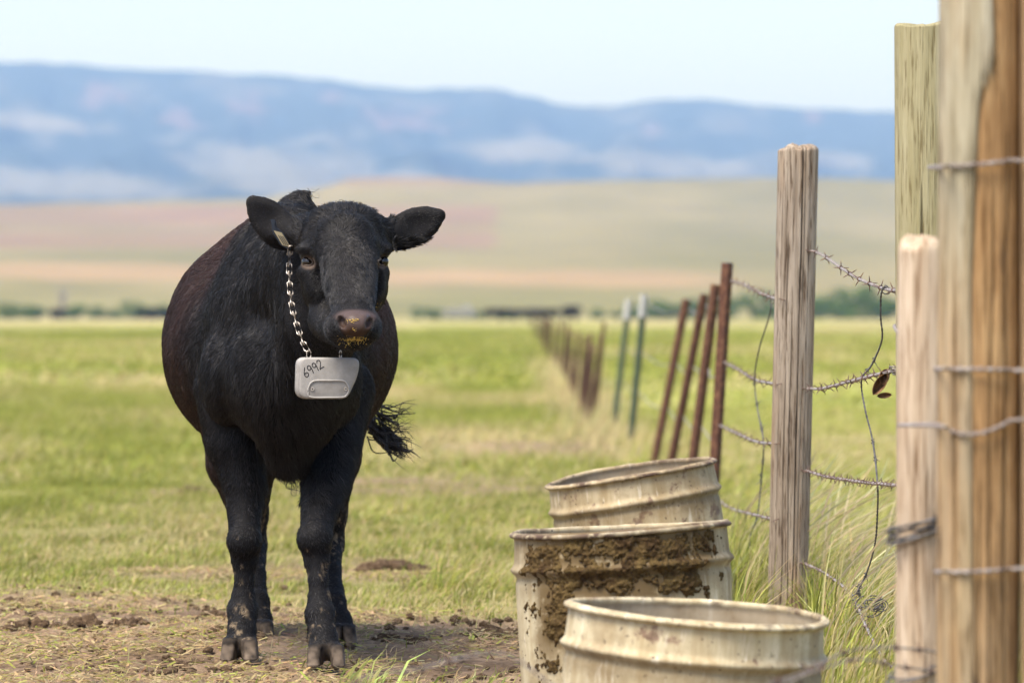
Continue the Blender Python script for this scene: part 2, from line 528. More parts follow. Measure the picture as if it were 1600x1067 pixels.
# straw litter lying on the earth
x, y = scatter(11.5, 22.5, -.14, .06, 2600)
dmv = dirt(x, y); cl = fbm2(x * 3, y * 2, 3, 97)
k = (rng.random(len(x)) < dmv * np.clip(.62 + 1.3 * cl, .06, 1)) & off_drums(x, y); x, y = x[k], y[k]
L = .012 + .04 * rng.random(len(x)) ** 1.6; a = rng.uniform(0, 2 * np.pi, len(x)); wd = .0016 + .0022 * rng.random(len(x))
z0 = gz(x, y) + .012 + .012 * rng.random(len(x)); tl = rng.normal(0, .22, len(x))
dx, dy = np.cos(a) * L / 2, np.sin(a) * L / 2; ox, oy = -np.sin(a) * wd, np.cos(a) * wd
V = np.stack([np.stack([x - dx - ox, y - dy - oy, z0 - tl * L / 2 + wd * .6], -1), np.stack([x + dx - ox, y + dy - oy, z0 + tl * L / 2 + wd * .6], -1),
              np.stack([x + dx + ox, y + dy + oy, z0 + tl * L / 2], -1), np.stack([x - dx + ox, y - dy + oy, z0 - tl * L / 2], -1)], 1).reshape(-1, 3)
me = mesh_np('straw_litter', V, np.arange(len(V)).reshape(-1, 4), False)
sc_ = lerp3(np.array([.47, .36, .19]), np.array([.23, .16, .09]), rng.random(len(x)) ** 1.2)
sc_ = np.where((rng.random(len(x)) < .18)[:, None], LGREEN[None, :], sc_)
set_col(me, np.repeat(jitter_col(sc_), 4, 0))
tag(obj('straw_litter', me, GM), kind='stuff')
# tall ungrazed grass along and beyond the fence
def tall(d0, d1, t0, t1, dens, hmin, hmax, w, strawp, segs=2):
    x, y = scatter(d0, d1, t0, t1, dens)
    lim = .62 + .004 * y + .10 * fbm2(x * 0, y * 1.5, 2, 99) - .3 * strip(x, y) * 0
    k = (x > lim) & ~((x / y > .0400) & (x / y < .0525) & (y < 18.42)) & ~((x / y < .070) & (y < 16.3) & (rng.random(len(x)) < .85)) & off_drums(x, y) & ((x > .60 + .05 * (y < 16)) | (y > 16)); x, y = x[k], y[k]
    n = len(x)
    cl = fbm2(x * 2.5, y * 2, 3, 101)
    far = sstep(0, 1.1, x - .62 - .004 * y)
    h = (hmin + (hmax - hmin) * rng.random(n) ** 1.3) * (1 + .45 * cl) * (1 - .55 * far)
    sp = np.clip(strawp + .5 * cl * 0 + .25 * rng.standard_normal(n) * 0 + .30 * field_mix(x, y), 0, .95)
    s = (rng.random(n) < sp)
    c = np.where(s[:, None], (STRAW * 1.05)[None, :], lerp3(GREEN, LGREEN * 1.05, np.clip(rng.random(n) + .3 * cl, 0, 1)))
    h = np.where(s, h * 1.25, h)
    blades('tall_grass', x, y, h, w * (.7 + .6 * rng.random(n)), np.clip(rng.normal(.55, .25, n) + .4 * (y > 22), .05, 1.6), rng.normal(.15, .95, n), jitter_col(c), GM, segs, .30)
tall(12.5, 22, .02, .16, 3800, .08, .30, .0050, -.02)
tall(22, 27, .02, .16, 2400, .07, .18, .0046, .05)
tall(27, 60, .012, .19, 330, .05, .15, .011, .06, 1)
tall(60, 200, .008, .20, 18, .08, .18, .05, .06, 1)
# dry strip on the fence line
x, y = scatter(34, 140, -.002, .05, 60)
k = rng.random(len(x)) < strip(x, y) * 1.3; x, y = x[k], y[k]
blades('dry_fence_grass', x, y, .10 + .18 * rng.random(len(x)), .012 + .02 * sstep(30, 120, y), np.clip(rng.normal(.4, .2, len(x)), .05, 1), rng.normal(.1, .7, len(x)), jitter_col(np.tile(STRAW * 1.05, (len(x), 1))), GM, 1)
# seed stems: thin straw stalks with a nodding head, near the wooden post
x, y = scatter(14.8, 22, .035, .12, 70)
k = (x > .66 + .004 * y) & (x < 1.9) & ~((x / y > .036) & (x / y < .0525) & (y < 18.5)) & off_drums(x, y); x, y = x[k], y[k]
n = len(x); z = gz(x, y)
hh = .28 + .28 * rng.random(n); ld = rng.normal(.1, .5, n); le = np.clip(rng.normal(.75, .25, n), .2, 1.3)
ts = np.linspace(0, 1, 7)
Vs = []
wv = np.array([.0012, .0012, .0011, .001, .0030, .0034, .0003])
for t, w_ in zip(ts, wv):
    off = hh * le * t ** 1.8; cx = x + np.cos(ld) * off; cy = y + np.sin(ld) * off; zz = z + hh * (t - .3 * le * t * t)
    Vs += [np.stack([cx - w_, cy - w_ * .4, zz], -1), np.stack([cx + w_, cy + w_ * .4, zz], -1)]
V = np.stack(Vs, 1); b = np.arange(n)[:, None, None] * 14
q = np.array([[2 * i, 2 * i + 1, 2 * i + 3, 2 * i + 2] for i in range(6)])[None]
me = mesh_np('seed_stems', V.reshape(-1, 3), (b + q).reshape(-1, 4), False)
set_col(me, np.repeat(jitter_col(np.tile(np.array([.58, .48, .27]), (n, 1))), 14, 0))
tag(obj('seed_stems', me, GM), kind='stuff')

# crumbs of earth, and the bigger clods and dung lumps one can point to
def lump(name, r, flat=.6, seed=0, sub=3, amp=.35):
    bm = bmesh.new()
    bmesh.ops.create_icosphere(bm, subdivisions=sub, radius=1)
    V = np.array([v.co[:] for v in bm.verts]); Fv = np.array([[v.index for v in f.verts] for f in bm.faces]); bm.free()
    n = fbm3(V[:, 0] * 1.6 + seed * 7, V[:, 1] * 1.6, V[:, 2] * 1.6, 4, seed)
    V = V * (1 + amp * n)[:, None] * np.array([r[0], r[1], r[2]])
    V[:, 2] = np.maximum(V[:, 2], -.4 * r[2])
    return V, Fv
dmat = M('dry_earth_clod', .95, .1)
dv = dmat.coord()
dn = dmat.noise(dv, 45, 6, .65)
dmat.color(dmat.ramp(dn, [(.3, (.045, .028, .016)), (.5, (.10, .065, .038)), (.7, (.20, .14, .085))])).bump(dn, 1, .02)
x, y = scatter(11.5, 21, -.14, .05, 240)
k = (rng.random(len(x)) < dirt(x, y) * np.clip(.4 + fbm2(x * 2, y * 2, 2, 103), 0, 1)) & off_drums(x, y); x, y = x[k], y[k]
base = [lump('c', (1, 1, .7), seed=s, sub=1) for s in range(5)]
parts = []
for i in range(len(x)):
    V, Fv = base[i % 5]
    r = .006 + .016 * rng.random() ** 3
    parts.append((V * r + np.array([x[i], y[i], gz(x[i], y[i]) + .012]), Fv))
V, Fl = join_np(parts)
tag(obj('earth_crumbs', mesh_np('earth_crumbs', V, Fl), dmat.m), kind='stuff')
CL = [(60, 985, .10, .05, 'long dark ridge of churned earth at the edge of the grass'),
      (130, 984, .09, .04, 'flat dark churned earth lump beside the long ridge'),
      (188, 978, .05, .035, 'upright crumbly dark clod at the end of the churned ridge'),
      (262, 1024, .022, .03, 'small round dark clod alone on the pale litter'),
      (216, 972, .04, .028, 'brown clod behind the churned earth on bare ground'),
      (335, 958, .05, .026, 'low brown clod beside the front hoof of the black cow'),
      (305, 772, .10, .06, 'dung lump alone in the green pasture behind the cow'),
      (612, 893, .15, .08, 'wide dark dung heap in the grass between cow and drums'),
      (600, 1000, .05, .035, 'dark clod on bare soil next to the rear hoof'),
      (655, 1003, .04, .025, 'small dark clod on the bare soil between cow and drums'),
      (765, 992, .09, .045, 'broad dark clod against the mud caked drum'),
      (20, 950, .07, .03, 'pale flat earth lump at the edge of the grass')]
for i, (px, py, r, hgt, lab) in enumerate(CL):
    d = FPX / (py - HY) ; x0 = (px - HX) / FPX * d
    gg = np.random.default_rng(60 + i); parts = []
    for q in range(34):
        a, rad = gg.uniform(0, 6.28), gg.random() ** .6
        c3 = np.array([math.cos(a) * rad * r, math.sin(a) * rad * r * .8, hgt * (.55 * (1 - rad) + gg.uniform(-.25, .12))])
        sz = r * gg.uniform(.10, .34) * (1.15 - .5 * rad)
        V, Fv = lump('c', (sz, sz * .9, min(sz * .8, hgt * .9)), seed=int(gg.integers(1, 900)), sub=2, amp=.9)
        parts.append((V + c3, Fv))
    V, Fv = join_np(parts)
    o = obj('dung_heap' if 'dung' in lab else 'earth_clod', mesh_np('earth_clod', V, Fv), dmat.m, loc=(x0, d, float(gz(x0, d)) + .004))
    tag(o, lab, 'dung' if 'dung' in lab else 'clod', 'lumps of earth and dung on the pasture')
# ================================================================== posts
def wood_mat(name, cols, dark, grain=1.0, mott=None, core=None):
    m = M(name, .88, .15)
    v = m.coord((1, 1, .045)); v2 = m.coord((1, 1, .22)); v3 = m.coord()
    g1 = m.noise(v, 55 * grain, 5, .6, .4)
    g2 = m.noise(v, 190 * grain, 3, .6)
    g3 = m.noise(v2, 9, 4, .6)
    c = m.ramp(g1, [(.30, cols[0]), (.5, cols[1]), (.70, cols[2])])
    c = m.mix(.55, c, m.ramp(g3, [(.32, cols[0]), (.68, cols[2])]))
    if mott is not None:
        c = m.mix(m.ramp(m.noise(v2, 5, 4, .6), [(.48, 0), (.62, .75)]), c, mott)
    if core is not None:
        cc = m.ramp(m.noise(v2, 14, 5, .65), [(.28, core[0]), (.5, core[1]), (.72, core[2])])
        c = m.mix(m.attr('core', 'Fac'), c, cc)
    lines = m.ramp(g2, [(.36, 0.0), (.47, 1.0)])
    c = m.mix(1.0, c, m.mix(lines, dark, 1.0), 'MULTIPLY')
    c = m.mix(m.attr('crack', 'Fac'), c, (.03, .022, .016))
    kn = m.noise(v2, 20, 3, .6)
    c = m.mix(m.ramp(kn, [(.64, 0), (.72, .65)]), c, (.06, .04, .028))
    m.color(c).bump(m.mix(.5, g1, g2), .8, .012)
    return m.m

def set_f(me, name, vals):
    a = me.attributes.new(name, 'FLOAT', 'POINT'); a.data.foreach_set('value', np.asarray(vals, np.float32))

def wood_post(name, px, d, H, R, lean, cracks, mat, seed, dome=.0, nr=110, nc=180, core=None, flat=None):
    """round post standing at the pixel column px and distance d; theta 0 faces the camera, + is to the right"""
    x0 = (px - HX) / FPX * d; z0 = float(gz(x0, d)) - .12
    th = np.linspace(-np.pi, np.pi, nc, endpoint=False)
    zz = np.concatenate([np.linspace(0, H + .12 - 1.2 * dome - .01, nr - 14), H + .12 - (1.2 * dome + .008) * (1 - np.linspace(.12, 1, 14))])
    Zq, Tq = np.meshgrid(zz, th, indexing='ij')
    r = R * (1 + .035 * vnoise2(np.cos(Tq) * 1.5 + seed, np.sin(Tq) * 1.5 + Zq * .6, seed)
             + .022 * vnoise3(np.cos(Tq) * 6, np.sin(Tq) * 6, Zq * .8, seed + 1)
             + .010 * vnoise3(np.cos(Tq) * 22, np.sin(Tq) * 22, Zq * 1.2, seed + 2))
    cr = np.zeros_like(r)
    for t0, w, dep, z_lo, z_hi in cracks:
        tc = t0 + .10 * vnoise2(Zq * 1.3, Zq * 0 + t0 * 9, seed + 5) + .025 * vnoise2(Zq * 9, Zq * 0 + t0 * 5, seed + 6)
        ww = w * (.55 + .45 * vnoise2(Zq * 4, Zq * 0 + 3, seed + 7))
        k = np.exp(-((Tq - tc) / np.maximum(ww, .004)) ** 2) * sstep(z_lo - .08, z_lo + .08, Zq) * sstep(z_hi + .08, z_hi - .08, Zq)
        r = r - R * dep * k; cr = np.maximum(cr, k)
    cv = np.zeros_like(r)
    if core is not None:
        cv, dep = core(Tq, Zq); r = r - R * dep
    edge = np.clip((Zq - (H + .12 - 1.2 * dome - .008)) / (1.2 * dome + .008), 0, 1)
    r = r * (1 - (.10 + .22 * (dome > 0)) * edge ** 3)
    z2 = Zq + .012 * edge * vnoise2(Tq * 2, Tq * 0, seed + 9)
    cx = lean[0] * (Zq - .12) / H; cy = lean[1] * (Zq - .12) / H
    V = np.stack([cx + r * np.sin(Tq), cy - r * np.cos(Tq), z2], -1).reshape(-1, 3)
    caps = [V[-nc:]]; nrings = 5
    ctr = V[-nc:].mean(0)
    Vc = []
    for i in range(1, nrings + 1):
        f = 1 - i / nrings * .96
        q = ctr + (V[-nc:] - ctr) * f
        q[:, 2] += .003 * vnoise2(q[:, 0] * 200, q[:, 1] * 200, seed) + dome * .25 * (1 - f)
        Vc.append(q)
    V = np.concatenate([V] + Vc + [V[-nc:].mean(0)[None] + [0, 0, dome * .25]])
    tot = nr + nrings
    F = grid_faces(tot, nc, True)
    j = np.arange(nc); c = len(V) - 1
    me = mesh_np(name, V, [F, np.stack([(tot - 1) * nc + j, (tot - 1) * nc + (j + 1) % nc, np.full(nc, c)], -1)])
    set_f(me, 'crack', np.concatenate([cr.ravel(), np.tile(cr[-1] * .8, nrings), [0]]))
    set_f(me, 'core', np.concatenate([np.asarray(cv).ravel(), np.tile(np.asarray(cv)[-1] * .5, nrings), [0]]))
    return obj(name, me, mat, loc=(x0, d, z0))

wm_grey = wood_mat('weathered_grey_wood', [(.155, .115, .08), (.30, .245, .185), (.45, .385, .305)], (.30, .24, .19), 1.0, (.30, .185, .095))
wm_green = wood_mat('green_treated_wood', [(.21, .185, .085), (.31, .275, .15), (.41, .375, .24)], (.5, .45, .38), 1.0)
wm_big = wood_mat('split_gate_post_wood', [(.22, .185, .11), (.37, .33, .22), (.52, .48, .37)], (.45, .4, .34), .7, (.30, .21, .105), ((.14, .08, .035), (.32, .19, .085), (.46, .31, .155)))
wm_pale = wood_mat('pale_peeled_wood', [(.30, .215, .135), (.47, .36, .25), (.62, .52, .40)], (.5, .42, .35), .8, (.36, .25, .15))
wm_brown = wood_mat('brown_post_wood', [(.19, .115, .055), (.36, .235, .125), (.5, .36, .22)], (.4, .33, .28), .7)

WP_D, WP_X = 18.5, 1230
o = wood_post('fence_post', WP_X, WP_D, 1.556, .0655, (.036, 0), [(-.42, .036, .40, .0, 1.35), (.14, .050, .5, .1, 1.7), (-.08, .030, .3, .0, 1.1), (.62, .028, .25, .4, 1.6), (-.85, .03, .25, .2, 1.5), (.95, .03, .25, .0, .9), (.38, .026, .22, .0, .9), (-.65, .02, .2, .9, 1.6), (.3, .02, .2, 1.1, 1.7)], wm_grey, 3, dome=.010, nc=300)
WPOST = o
tag(o, 'weathered grey round wood post with long drying cracks, standing behind the drums', 'post')
o = wood_post('fence_post', 1452, 14.6, 1.757, .079, (-.012, 0), [(-.25, .014, .15, 1.2, 1.6), (-.6, .01, .12, .2, 1.4)], wm_green, 11)
tag(o, 'greenish grey flat topped post, wires tied to it, behind the short pale post', 'post')

def big_core(T_, Z_):
    b = -.22 + .10 * np.sin(Z_ * 4.5 + .4) + .06 * vnoise2(Z_ * 5, Z_ * 0, 4) + .35 * sstep(1.52, 1.60, Z_) - .03 * sstep(1.0, .4, Z_)
    k = sstep(b - .035, b + .02, T_) * sstep(1.75, 1.55, T_)
    low = sstep(1.40, 1.05, Z_ + .08 * vnoise2(T_ * 7, Z_ * 2, 6)) * (.62 + .3 * vnoise2(T_ * 6, Z_ * 1.2, 7))
    return np.clip(np.maximum(k * (.75 + .25 * sstep(.35, .95, Z_)), low), 0, 1), .09 * k + .10 * np.exp(-((T_ - b) / .04) ** 2)
o = wood_post('gate_post', 1527, 10.4, 2.1, .077, (.010, 0), [(.66, .06, .5, 0, 2.3), (.25, .025, .3, .2, 1.5), (-.7, .03, .3, 0, 1.2), (-.1, .02, .25, 0, .8)], wm_big, 17, core=big_core)
tag(o, 'thick tall post with pale outer wood peeled back from orange heartwood, wires stapled across it', 'post')
o = wood_post('gate_post', 1676, 10.38, 2.15, .093, (-.004, 0), [(-.75, .05, .4, 0, 2.3), (.3, .02, .2, 0, 2.3)], wm_brown, 23)
tag(o, 'brown post standing tight against the thick split post', 'post')
o = wood_post('fence_post', 1440, 11.4, 1.174, .054, (.008, 0), [(.1, .010, .12, 0, .9), (-.4, .01, .1, .1, .7)], wm_pale, 29, dome=.020)
tag(o, 'short pale peeled post with rounded top, wire coiled around it', 'post')

# steel T-posts: flange, stem and studs
def tpost_np(H, s=1.0):
    def box(a, b):
        V = np.array([[x, y, z] for z in (a[2], b[2]) for y in (a[1], b[1]) for x in (a[0], b[0])], float)
        return V, np.array([[0, 2, 3, 1], [4, 5, 7, 6], [0, 1, 5, 4], [2, 6, 7, 3], [0, 4, 6, 2], [1, 3, 7, 5]])
    parts = [box((-.021 * s, -.003, -.15), (.021 * s, .003, H)), box((-.003, .003, -.15), (.003, .036 * s, H))]
    for z in np.arange(.05, H - .02, .054):
        parts.append(box((-.0045, -.011, z), (.0045, -.0028, z + .018)))
    return parts
rust = M('rusted_steel', .85, .25)
rv = rust.coord()
rn = rust.noise(rv, 26, 6, .65)
rust.color(rust.ramp(rn, [(.3, (.045, .022, .016)), (.5, (.10, .045, .028)), (.68, (.17, .085, .05)), (.8, (.30, .24, .20))])).bump(rn, .5, .004)
gpaint = M('green_painted_steel', .6, .4)
gn = gpaint.noise(gpaint.coord(), 30, 5, .6)
gpaint.color(gpaint.ramp(gn, [(.35, (.035, .055, .035)), (.6, (.06, .085, .05)), (.75, (.13, .08, .05))]))
wpaint = M('white_painted_tip', .6, .4)
wn = wpaint.noise(wpaint.coord(), 40, 5, .6)
wpaint.color(wpaint.ramp(wn, [(.3, (.28, .28, .26)), (.6, (.44, .44, .42))]))
TP = []     # (base px, distance, top px, top py)
for bpx, d, tpx, tpy in ((1114, 25.2, 1141, 411), (1076, 29.2, 1121, 445), (1043, 33, 1102, 460), (1022, 36.2, 1075, 468), (986, 42.6, 1009, 461), (961, 49.5, 985, 469), (931, 60, 944, 503)):
    TP.append((bpx, d, tpx, tpy))
TLAB = ['rusty steel T-post with studs, first beyond the weathered wood post', 'rusty leaning T-post, second beyond the weathered wood post',
        'rusty leaning T-post, third beyond the weathered wood post', 'rusty leaning T-post without paint, next to the white tipped posts',
        'dark T-post with white painted tip and one rusty edge', 'green T-post with white painted tip', 'thin rusty post beyond the white tipped posts']
TTOP = []
for i, (bpx, d, tpx, tpy) in enumerate(TP):
    a, b = P(bpx, HY + FPX / d, d), P(tpx, tpy, d)
    a[2] = float(gz(a[0], d))
    H = float(np.linalg.norm(b - a))
    V, Fl = join_np(tpost_np(H, 1.15 if i != 6 else .9))
    root = empty('steel_fence_post', tuple(a))
    ax = Vector(b - a).normalized()
    q = Vector((0, 0, 1)).rotation_difference(ax) @ Matrix.Rotation(math.radians([62, 50, 40, 55, 48, 58, 30][i]), 3, 'Z').to_quaternion()
    root.rotation_mode = 'QUATERNION'; root.rotation_quaternion = q
    obj('shaft', mesh_np('shaft', V, Fl, False), gpaint.m if i in (4, 5) else rust.m, root)
    if i in (4, 5):
        V2, F2 = join_np(tpost_np(H, 1.15)[:2])
        V2 = V2 * np.array([1.08, 1.2, 1]); V2[:, 2] = np.where(V2[:, 2] < 0, H - .17, H + .004)
        obj('painted_tip', mesh_np('painted_tip', V2, F2, False), wpaint.m, root)
    tag(root, TLAB[i], 'post', 'steel posts of the wire fence')
    TTOP.append((a, b))
# far stakes of the same fence line
fr = M('old_brown_stake', .9, .1)
fn = fr.noise(fr.coord((1, 1, .1)), 20, 4, .6)
fr.color(fr.ramp(fn, [(.35, (.05, .028, .02)), (.65, (.12, .07, .05))]))
st_me = None
ds = [51, 54, 57.5, 61, 65, 69, 73.5, 78, 83, 88.5, 94, 100, 107, 114, 122, 131, 141, 152, 164, 178, 194, 212, 234, 260, 292, 330, 380]
for i, d in enumerate(ds):
    if st_me is None:
        pts = np.stack([.01 * np.sin(np.linspace(0, 3, 9)), np.zeros(9), np.linspace(-.12, 1, 9)], -1)
        V, Fl = tube_np(pts, np.linspace(.026, .022, 9), 9)
        V = V + .004 * np.stack([vnoise3(*(V.T * 30), 1), vnoise3(*(V.T * 30), 2), np.zeros(len(V))], -1)
        st_me = mesh_np('stake', V, Fl)
    x0 = .71 + .0019 * (d - 64) + rng.normal(0, .012)
    o = obj('wooden_stake', st_me, fr.m, loc=(x0, d, float(gz(x0, d))))
    o.scale = (1, 1, .74 + .10 * rng.random() + .0006 * (d - 64))
    o.rotation_euler = (rng.normal(0, .05), .10 + rng.normal(0, .05), 0)
    tag(o, 'brown wooden stake in the far part of the fence line', 'post', 'far stakes of the fence line')

# ================================================================== wires
wm = M('weathered_galvanised_wire', .55, .5)
wv_ = wm.noise(wm.coord(), 60, 4, .6)
wm.color(wm.ramp(wv_, [(.33, (.13, .09, .075)), (.5, (.25, .215, .195)), (.68, (.40, .365, .34))]))
wm.b.inputs['Metallic'].default_value = .25
wd_ = M('dark_stay_wire', .6, .4)
wd_.color(wd_.ramp(wd_.noise(wd_.coord(), 50, 4, .6), [(.35, (.045, .04, .038)), (.65, (.13, .12, .115))]))
wr_ = M('rusty_barb', .8, .3)
wr_.color(wr_.ramp(wr_.noise(wr_.coord(), 90, 3, .6), [(.35, (.075, .04, .03)), (.65, (.20, .13, .10))]))

def twisted(path, r=.0017, pitch=.045, off=None):
    path = np.asarray(path); seg = np.linalg.norm(np.diff(path, axis=0), axis=1); L = np.concatenate([[0], np.cumsum(seg)])
    n = int(L[-1] / pitch * 7) + 2
    s = np.linspace(0, L[-1], n)
    p = np.stack([np.interp(s, L, path[:, k]) for k in range(3)], -1)
    T = np.gradient(p, axis=0); T /= np.linalg.norm(T, axis=1)[:, None]
    A = np.cross(T, [0.31, .2, .93]); A /= np.linalg.norm(A, axis=1)[:, None]; B = np.cross(T, A)
    ph = s / pitch * 2 * np.pi; off = off or r * 1.0
    out = []
    for k in (0, np.pi):
        out.append(tube_np(p + off * (np.cos(ph + k)[:, None] * A + np.sin(ph + k)[:, None] * B), r, 5))
    return join_np(out), p, s

barb_me = None
def barb_mesh():
    parts = []
    t = np.linspace(0, 2 * np.pi * 2.5, 22)
    parts.append(tube_np(np.stack([np.linspace(-.005, .005, 22), .0042 * np.cos(t), .0042 * np.sin(t)], -1), .0013, 5))
    for sx, a in ((-.005, .4), (.005, 3.6), (-.003, 2.0), (.003, 5.2)):
        u = np.array([.25 * np.sign(sx), np.cos(a), np.sin(a)])
        parts.append(tube_np([np.array([sx, 0, 0]) + u * .002, np.array([sx, 0, 0]) + u * .010, np.array([sx, 0, 0]) + u * .017], [.0013, .0012, .0004], 5))
    V, Fl = join_np(parts)
    me = mesh_np('barb', V, Fl); me.materials.append(wr_.m)
    return me

def barbed(path, label, n=60, space=.12, r=.0017, mat=None, group=None, jit=.3, name='barbed_wire', bs=1.0):
    global barb_me
    if barb_me is None: barb_me = barb_mesh()
    path = spline(path, n)
    (V, Fl), p, s = twisted(path, r)
    o0 = p[0]
    root = empty(name, tuple(o0))
    obj('wire_strand', mesh_np('wire_strand', V - o0, Fl), (mat or wm).m, root)
    T = np.gradient(p, axis=0)
    q = space * .4
    while q < s[-1] - .02:
        i = int(np.searchsorted(s, q))
        b = obj('barb', barb_me, None, root, tuple(p[i] - o0))
        b.rotation_mode = 'QUATERNION'
        b.rotation_quaternion = Vector((1, 0, 0)).rotation_difference(Vector(T[i])) @ Matrix.Rotation(rng.uniform(0, 6.28), 3, 'X').to_quaternion()
        b.scale = (bs,) * 3
        q += space * (1 + jit * rng.standard_normal() * .6)
    tag(root, label, 'wire', group)
    return root

def Q(*a): return [P(*k) for k in a]
G1 = 'barbed strands between the wooden posts'
barbed(Q((1268, 392, 18.44), (1287, 400, 17.9), (1335, 432, 16.6), (1385, 452, 15.2), (1418, 452, 14.53)), 'top barbed strand from the weathered post up to the greenish post', 60, .50, .0022, group=G1, bs=1.35)
barbed(Q((1262, 607, 18.44), (1284, 607, 17.9), (1320, 598, 16.9), (1350, 590, 16.0), (1392, 580, 15.0), (1420, 574, 14.53)), 'second barbed strand carrying a dead leaf, tied to the greenish post', 60, .27, .0023, group=G1, bs=1.3)
barbed(Q((1260, 735, 18.44), (1290, 744, 17.7), (1340, 752, 16.3), (1392, 757, 15.0), (1420, 758, 14.53)), 'third barbed strand with many close barbs, right of the weathered post', 60, .13, .0022, group=G1, bs=1.05)
barbed(Q((1258, 880, 18.44), (1290, 896, 17.6), (1330, 928, 16.7), (1352, 975, 15.9), (1372, 1015, 15.3), (1392, 1040, 14.9), (1425, 1046, 14.55)), 'lowest barbed strand sagging into the tall grass from the weathered post', 70, .16, .0022, group=G1, bs=1.0)
G2 = 'barbed strands between the weathered post and the first T-post'
barbed(Q((1143, 439, 25.15), (1165, 446, 23.5), (1190, 459, 21), (1222, 470, 18.46)), 'top barbed strand from the first T-post to the weathered post', 50, .7, .0023, group=G2, bs=1.4)
barbed(Q((1132, 566, 25.15), (1155, 578, 23), (1182, 594, 20.5), (1216, 600, 18.46)), 'second barbed strand from the first T-post to the weathered post', 50, .6, .0023, group=G2, bs=1.4)
barbed(Q((1124, 664, 25.15), (1150, 676, 22.5), (1182, 690, 20), (1214, 693, 18.46)), 'third barbed strand from the first T-post to the weathered post', 50, .6, .0023, group=G2, bs=1.4)
barbed(Q((1116, 775, 25.15), (1140, 793, 22.5), (1175, 803, 20.2), (1212, 812, 18.46)), 'lowest barbed strand in the grass between T-post and weathered post', 50, .6, .0023, group=G2, bs=1.4)
# staples that hold the strands on the weathered post
def staple(parent, c, ang=.3):
    t = np.linspace(0, np.pi, 9)
    p = np.stack([.009 * np.cos(t) * math.cos(ang), -.004 - .007 * np.sin(t), .009 * np.cos(t) * math.sin(ang) + .0 * t], -1)
    V, Fl = tube_np(np.concatenate([[p[0] + [0, .02, 0]], p, [p[-1] + [0, .02, 0]]]), .0016, 6)
    obj('staple', mesh_np('staple', V, Fl), wr_.m, parent, tuple(np.asarray(c) - np.array(parent.location)))
for px, py in ((1262, 392), (1257, 607), (1255, 735), (1253, 880), (1222, 468), (1217, 600), (1214, 693), (1212, 812)):
    th = math.asin(max(-.98, min(.98, (px - WP_X - 16 * (935 - py) / 710) / 32.0)))
    c = P(px, py, WP_D - .0655 * math.cos(th))
    staple(WPOST, c, rng.uniform(-.6, .6))
# plain strands along the T-posts
for k, fz in enumerate((.94, .62, .36)):
    pts = [a + (b - a) * fz + np.array([.012, 0, 0]) for a, b in TTOP]
    full = [pts[0]]
    for u, v_ in zip(pts[:-1], pts[1:]):
        full += [(u + v_) / 2 + np.array([rng.normal(0, .02), 0, -.04]), v_]
    V, Fl = tube_np(spline(full, 70), .0035, 6)
    o = obj('fence_wire', mesh_np('fence_wire', V - full[0], Fl), wm.m, loc=tuple(full[0]))
    tag(o, ['top', 'middle', 'low'][k] + ' wire strand running along the leaning T-posts', 'wire')
# stay wires that tie the strands together
def stay(path, label):
    (V, Fl), p, s = twisted(spline(path, 90), .0016, .03)
    parts = [(V, Fl)]
    for q in rng.uniform(.1, .95, 7):
        i = int(q * (len(p) - 1)); u = rng.normal(0, 1, 3); u /= np.linalg.norm(u)
        t = np.linspace(0, 12, 16)
        parts.append(tube_np(p[i] + np.stack([.005 * np.cos(t), .005 * np.sin(t), np.linspace(-.008, .008, 16)], -1), .0013, 5))
        parts.append(tube_np([p[i], p[i] + u * .012, p[i] + u * .024], [.0013, .0012, .0005], 5))
    V, Fl = join_np(parts)
    o = obj('stay_wire', mesh_np('stay_wire', V - p[0], Fl), wd_.m, loc=tuple(p[0]))
    tag(o, label, 'wire')
stay(Q((1384, 446, 15.2), (1377, 458, 15.3), (1376, 495, 15.35), (1378, 530, 15.4), (1362, 570, 15.7), (1346, 594, 16.1), (1352, 640, 16.1), (1364, 690, 16.0), (1371, 752, 15.6), (1371, 800, 15.7), (1367, 850, 15.8), (1352, 900, 16.1), (1336, 926, 16.5)), 'dark twisted stay wire hanging down between the strands by the greenish post')
stay(Q((1205, 462, 20), (1203, 490, 20), (1186, 545, 20.2), (1179, 592, 20.4), (1184, 640, 20.3), (1193, 690, 19.8), (1190, 740, 19.9), (1184, 803, 19.9), (1172, 838, 19.9), (1172, 862, 19.9)), 'dark twisted stay wire hanging left of the weathered post')
# knot of tie wire, dead leaf
def tangle(name, c, r, n, turns, wr, mat, label, cat='wire'):
    parts = []
    for i in range(n):
        t = np.linspace(rng.uniform(0, 6), 6 + rng.uniform(2.5, 6.5), 30); a = rng.normal(0, 1, 3); a /= np.linalg.norm(a); b = np.cross(a, rng.normal(0, 1, 3)); b /= np.linalg.norm(b)
        q = (np.cos(t)[:, None] * a + np.sin(t)[:, None] * b) * np.linspace(.45, 1, 30)[:, None] * rng.uniform(.4, 1.1) + rng.normal(0, .35, 3)
        parts.append(tube_np(q * np.array(r), wr, 5))
    V, Fl = join_np(parts)
    return tag(obj(name, mesh_np(name, V, Fl), mat, loc=tuple(c)), label, cat)
tangle('wire_knot', P(1384, 452, 15.2), (.022, .02, .012), 4, 2, .0016, wd_.m, 'small dark wire knot where the stay wire meets the top strand')
tangle('wire_knot', P(1338, 926, 16.3), (.02, .02, .016), 3, 2, .0017, wd_.m, 'loop of dark wire on the lowest strand in the tall grass')
tangle('wire_knot', P(1364, 948, 15.7), (.036, .02, .030), 8, 3, .0017, wd_.m, 'tangled bundle of dark wire hanging in the grass by the pale post')
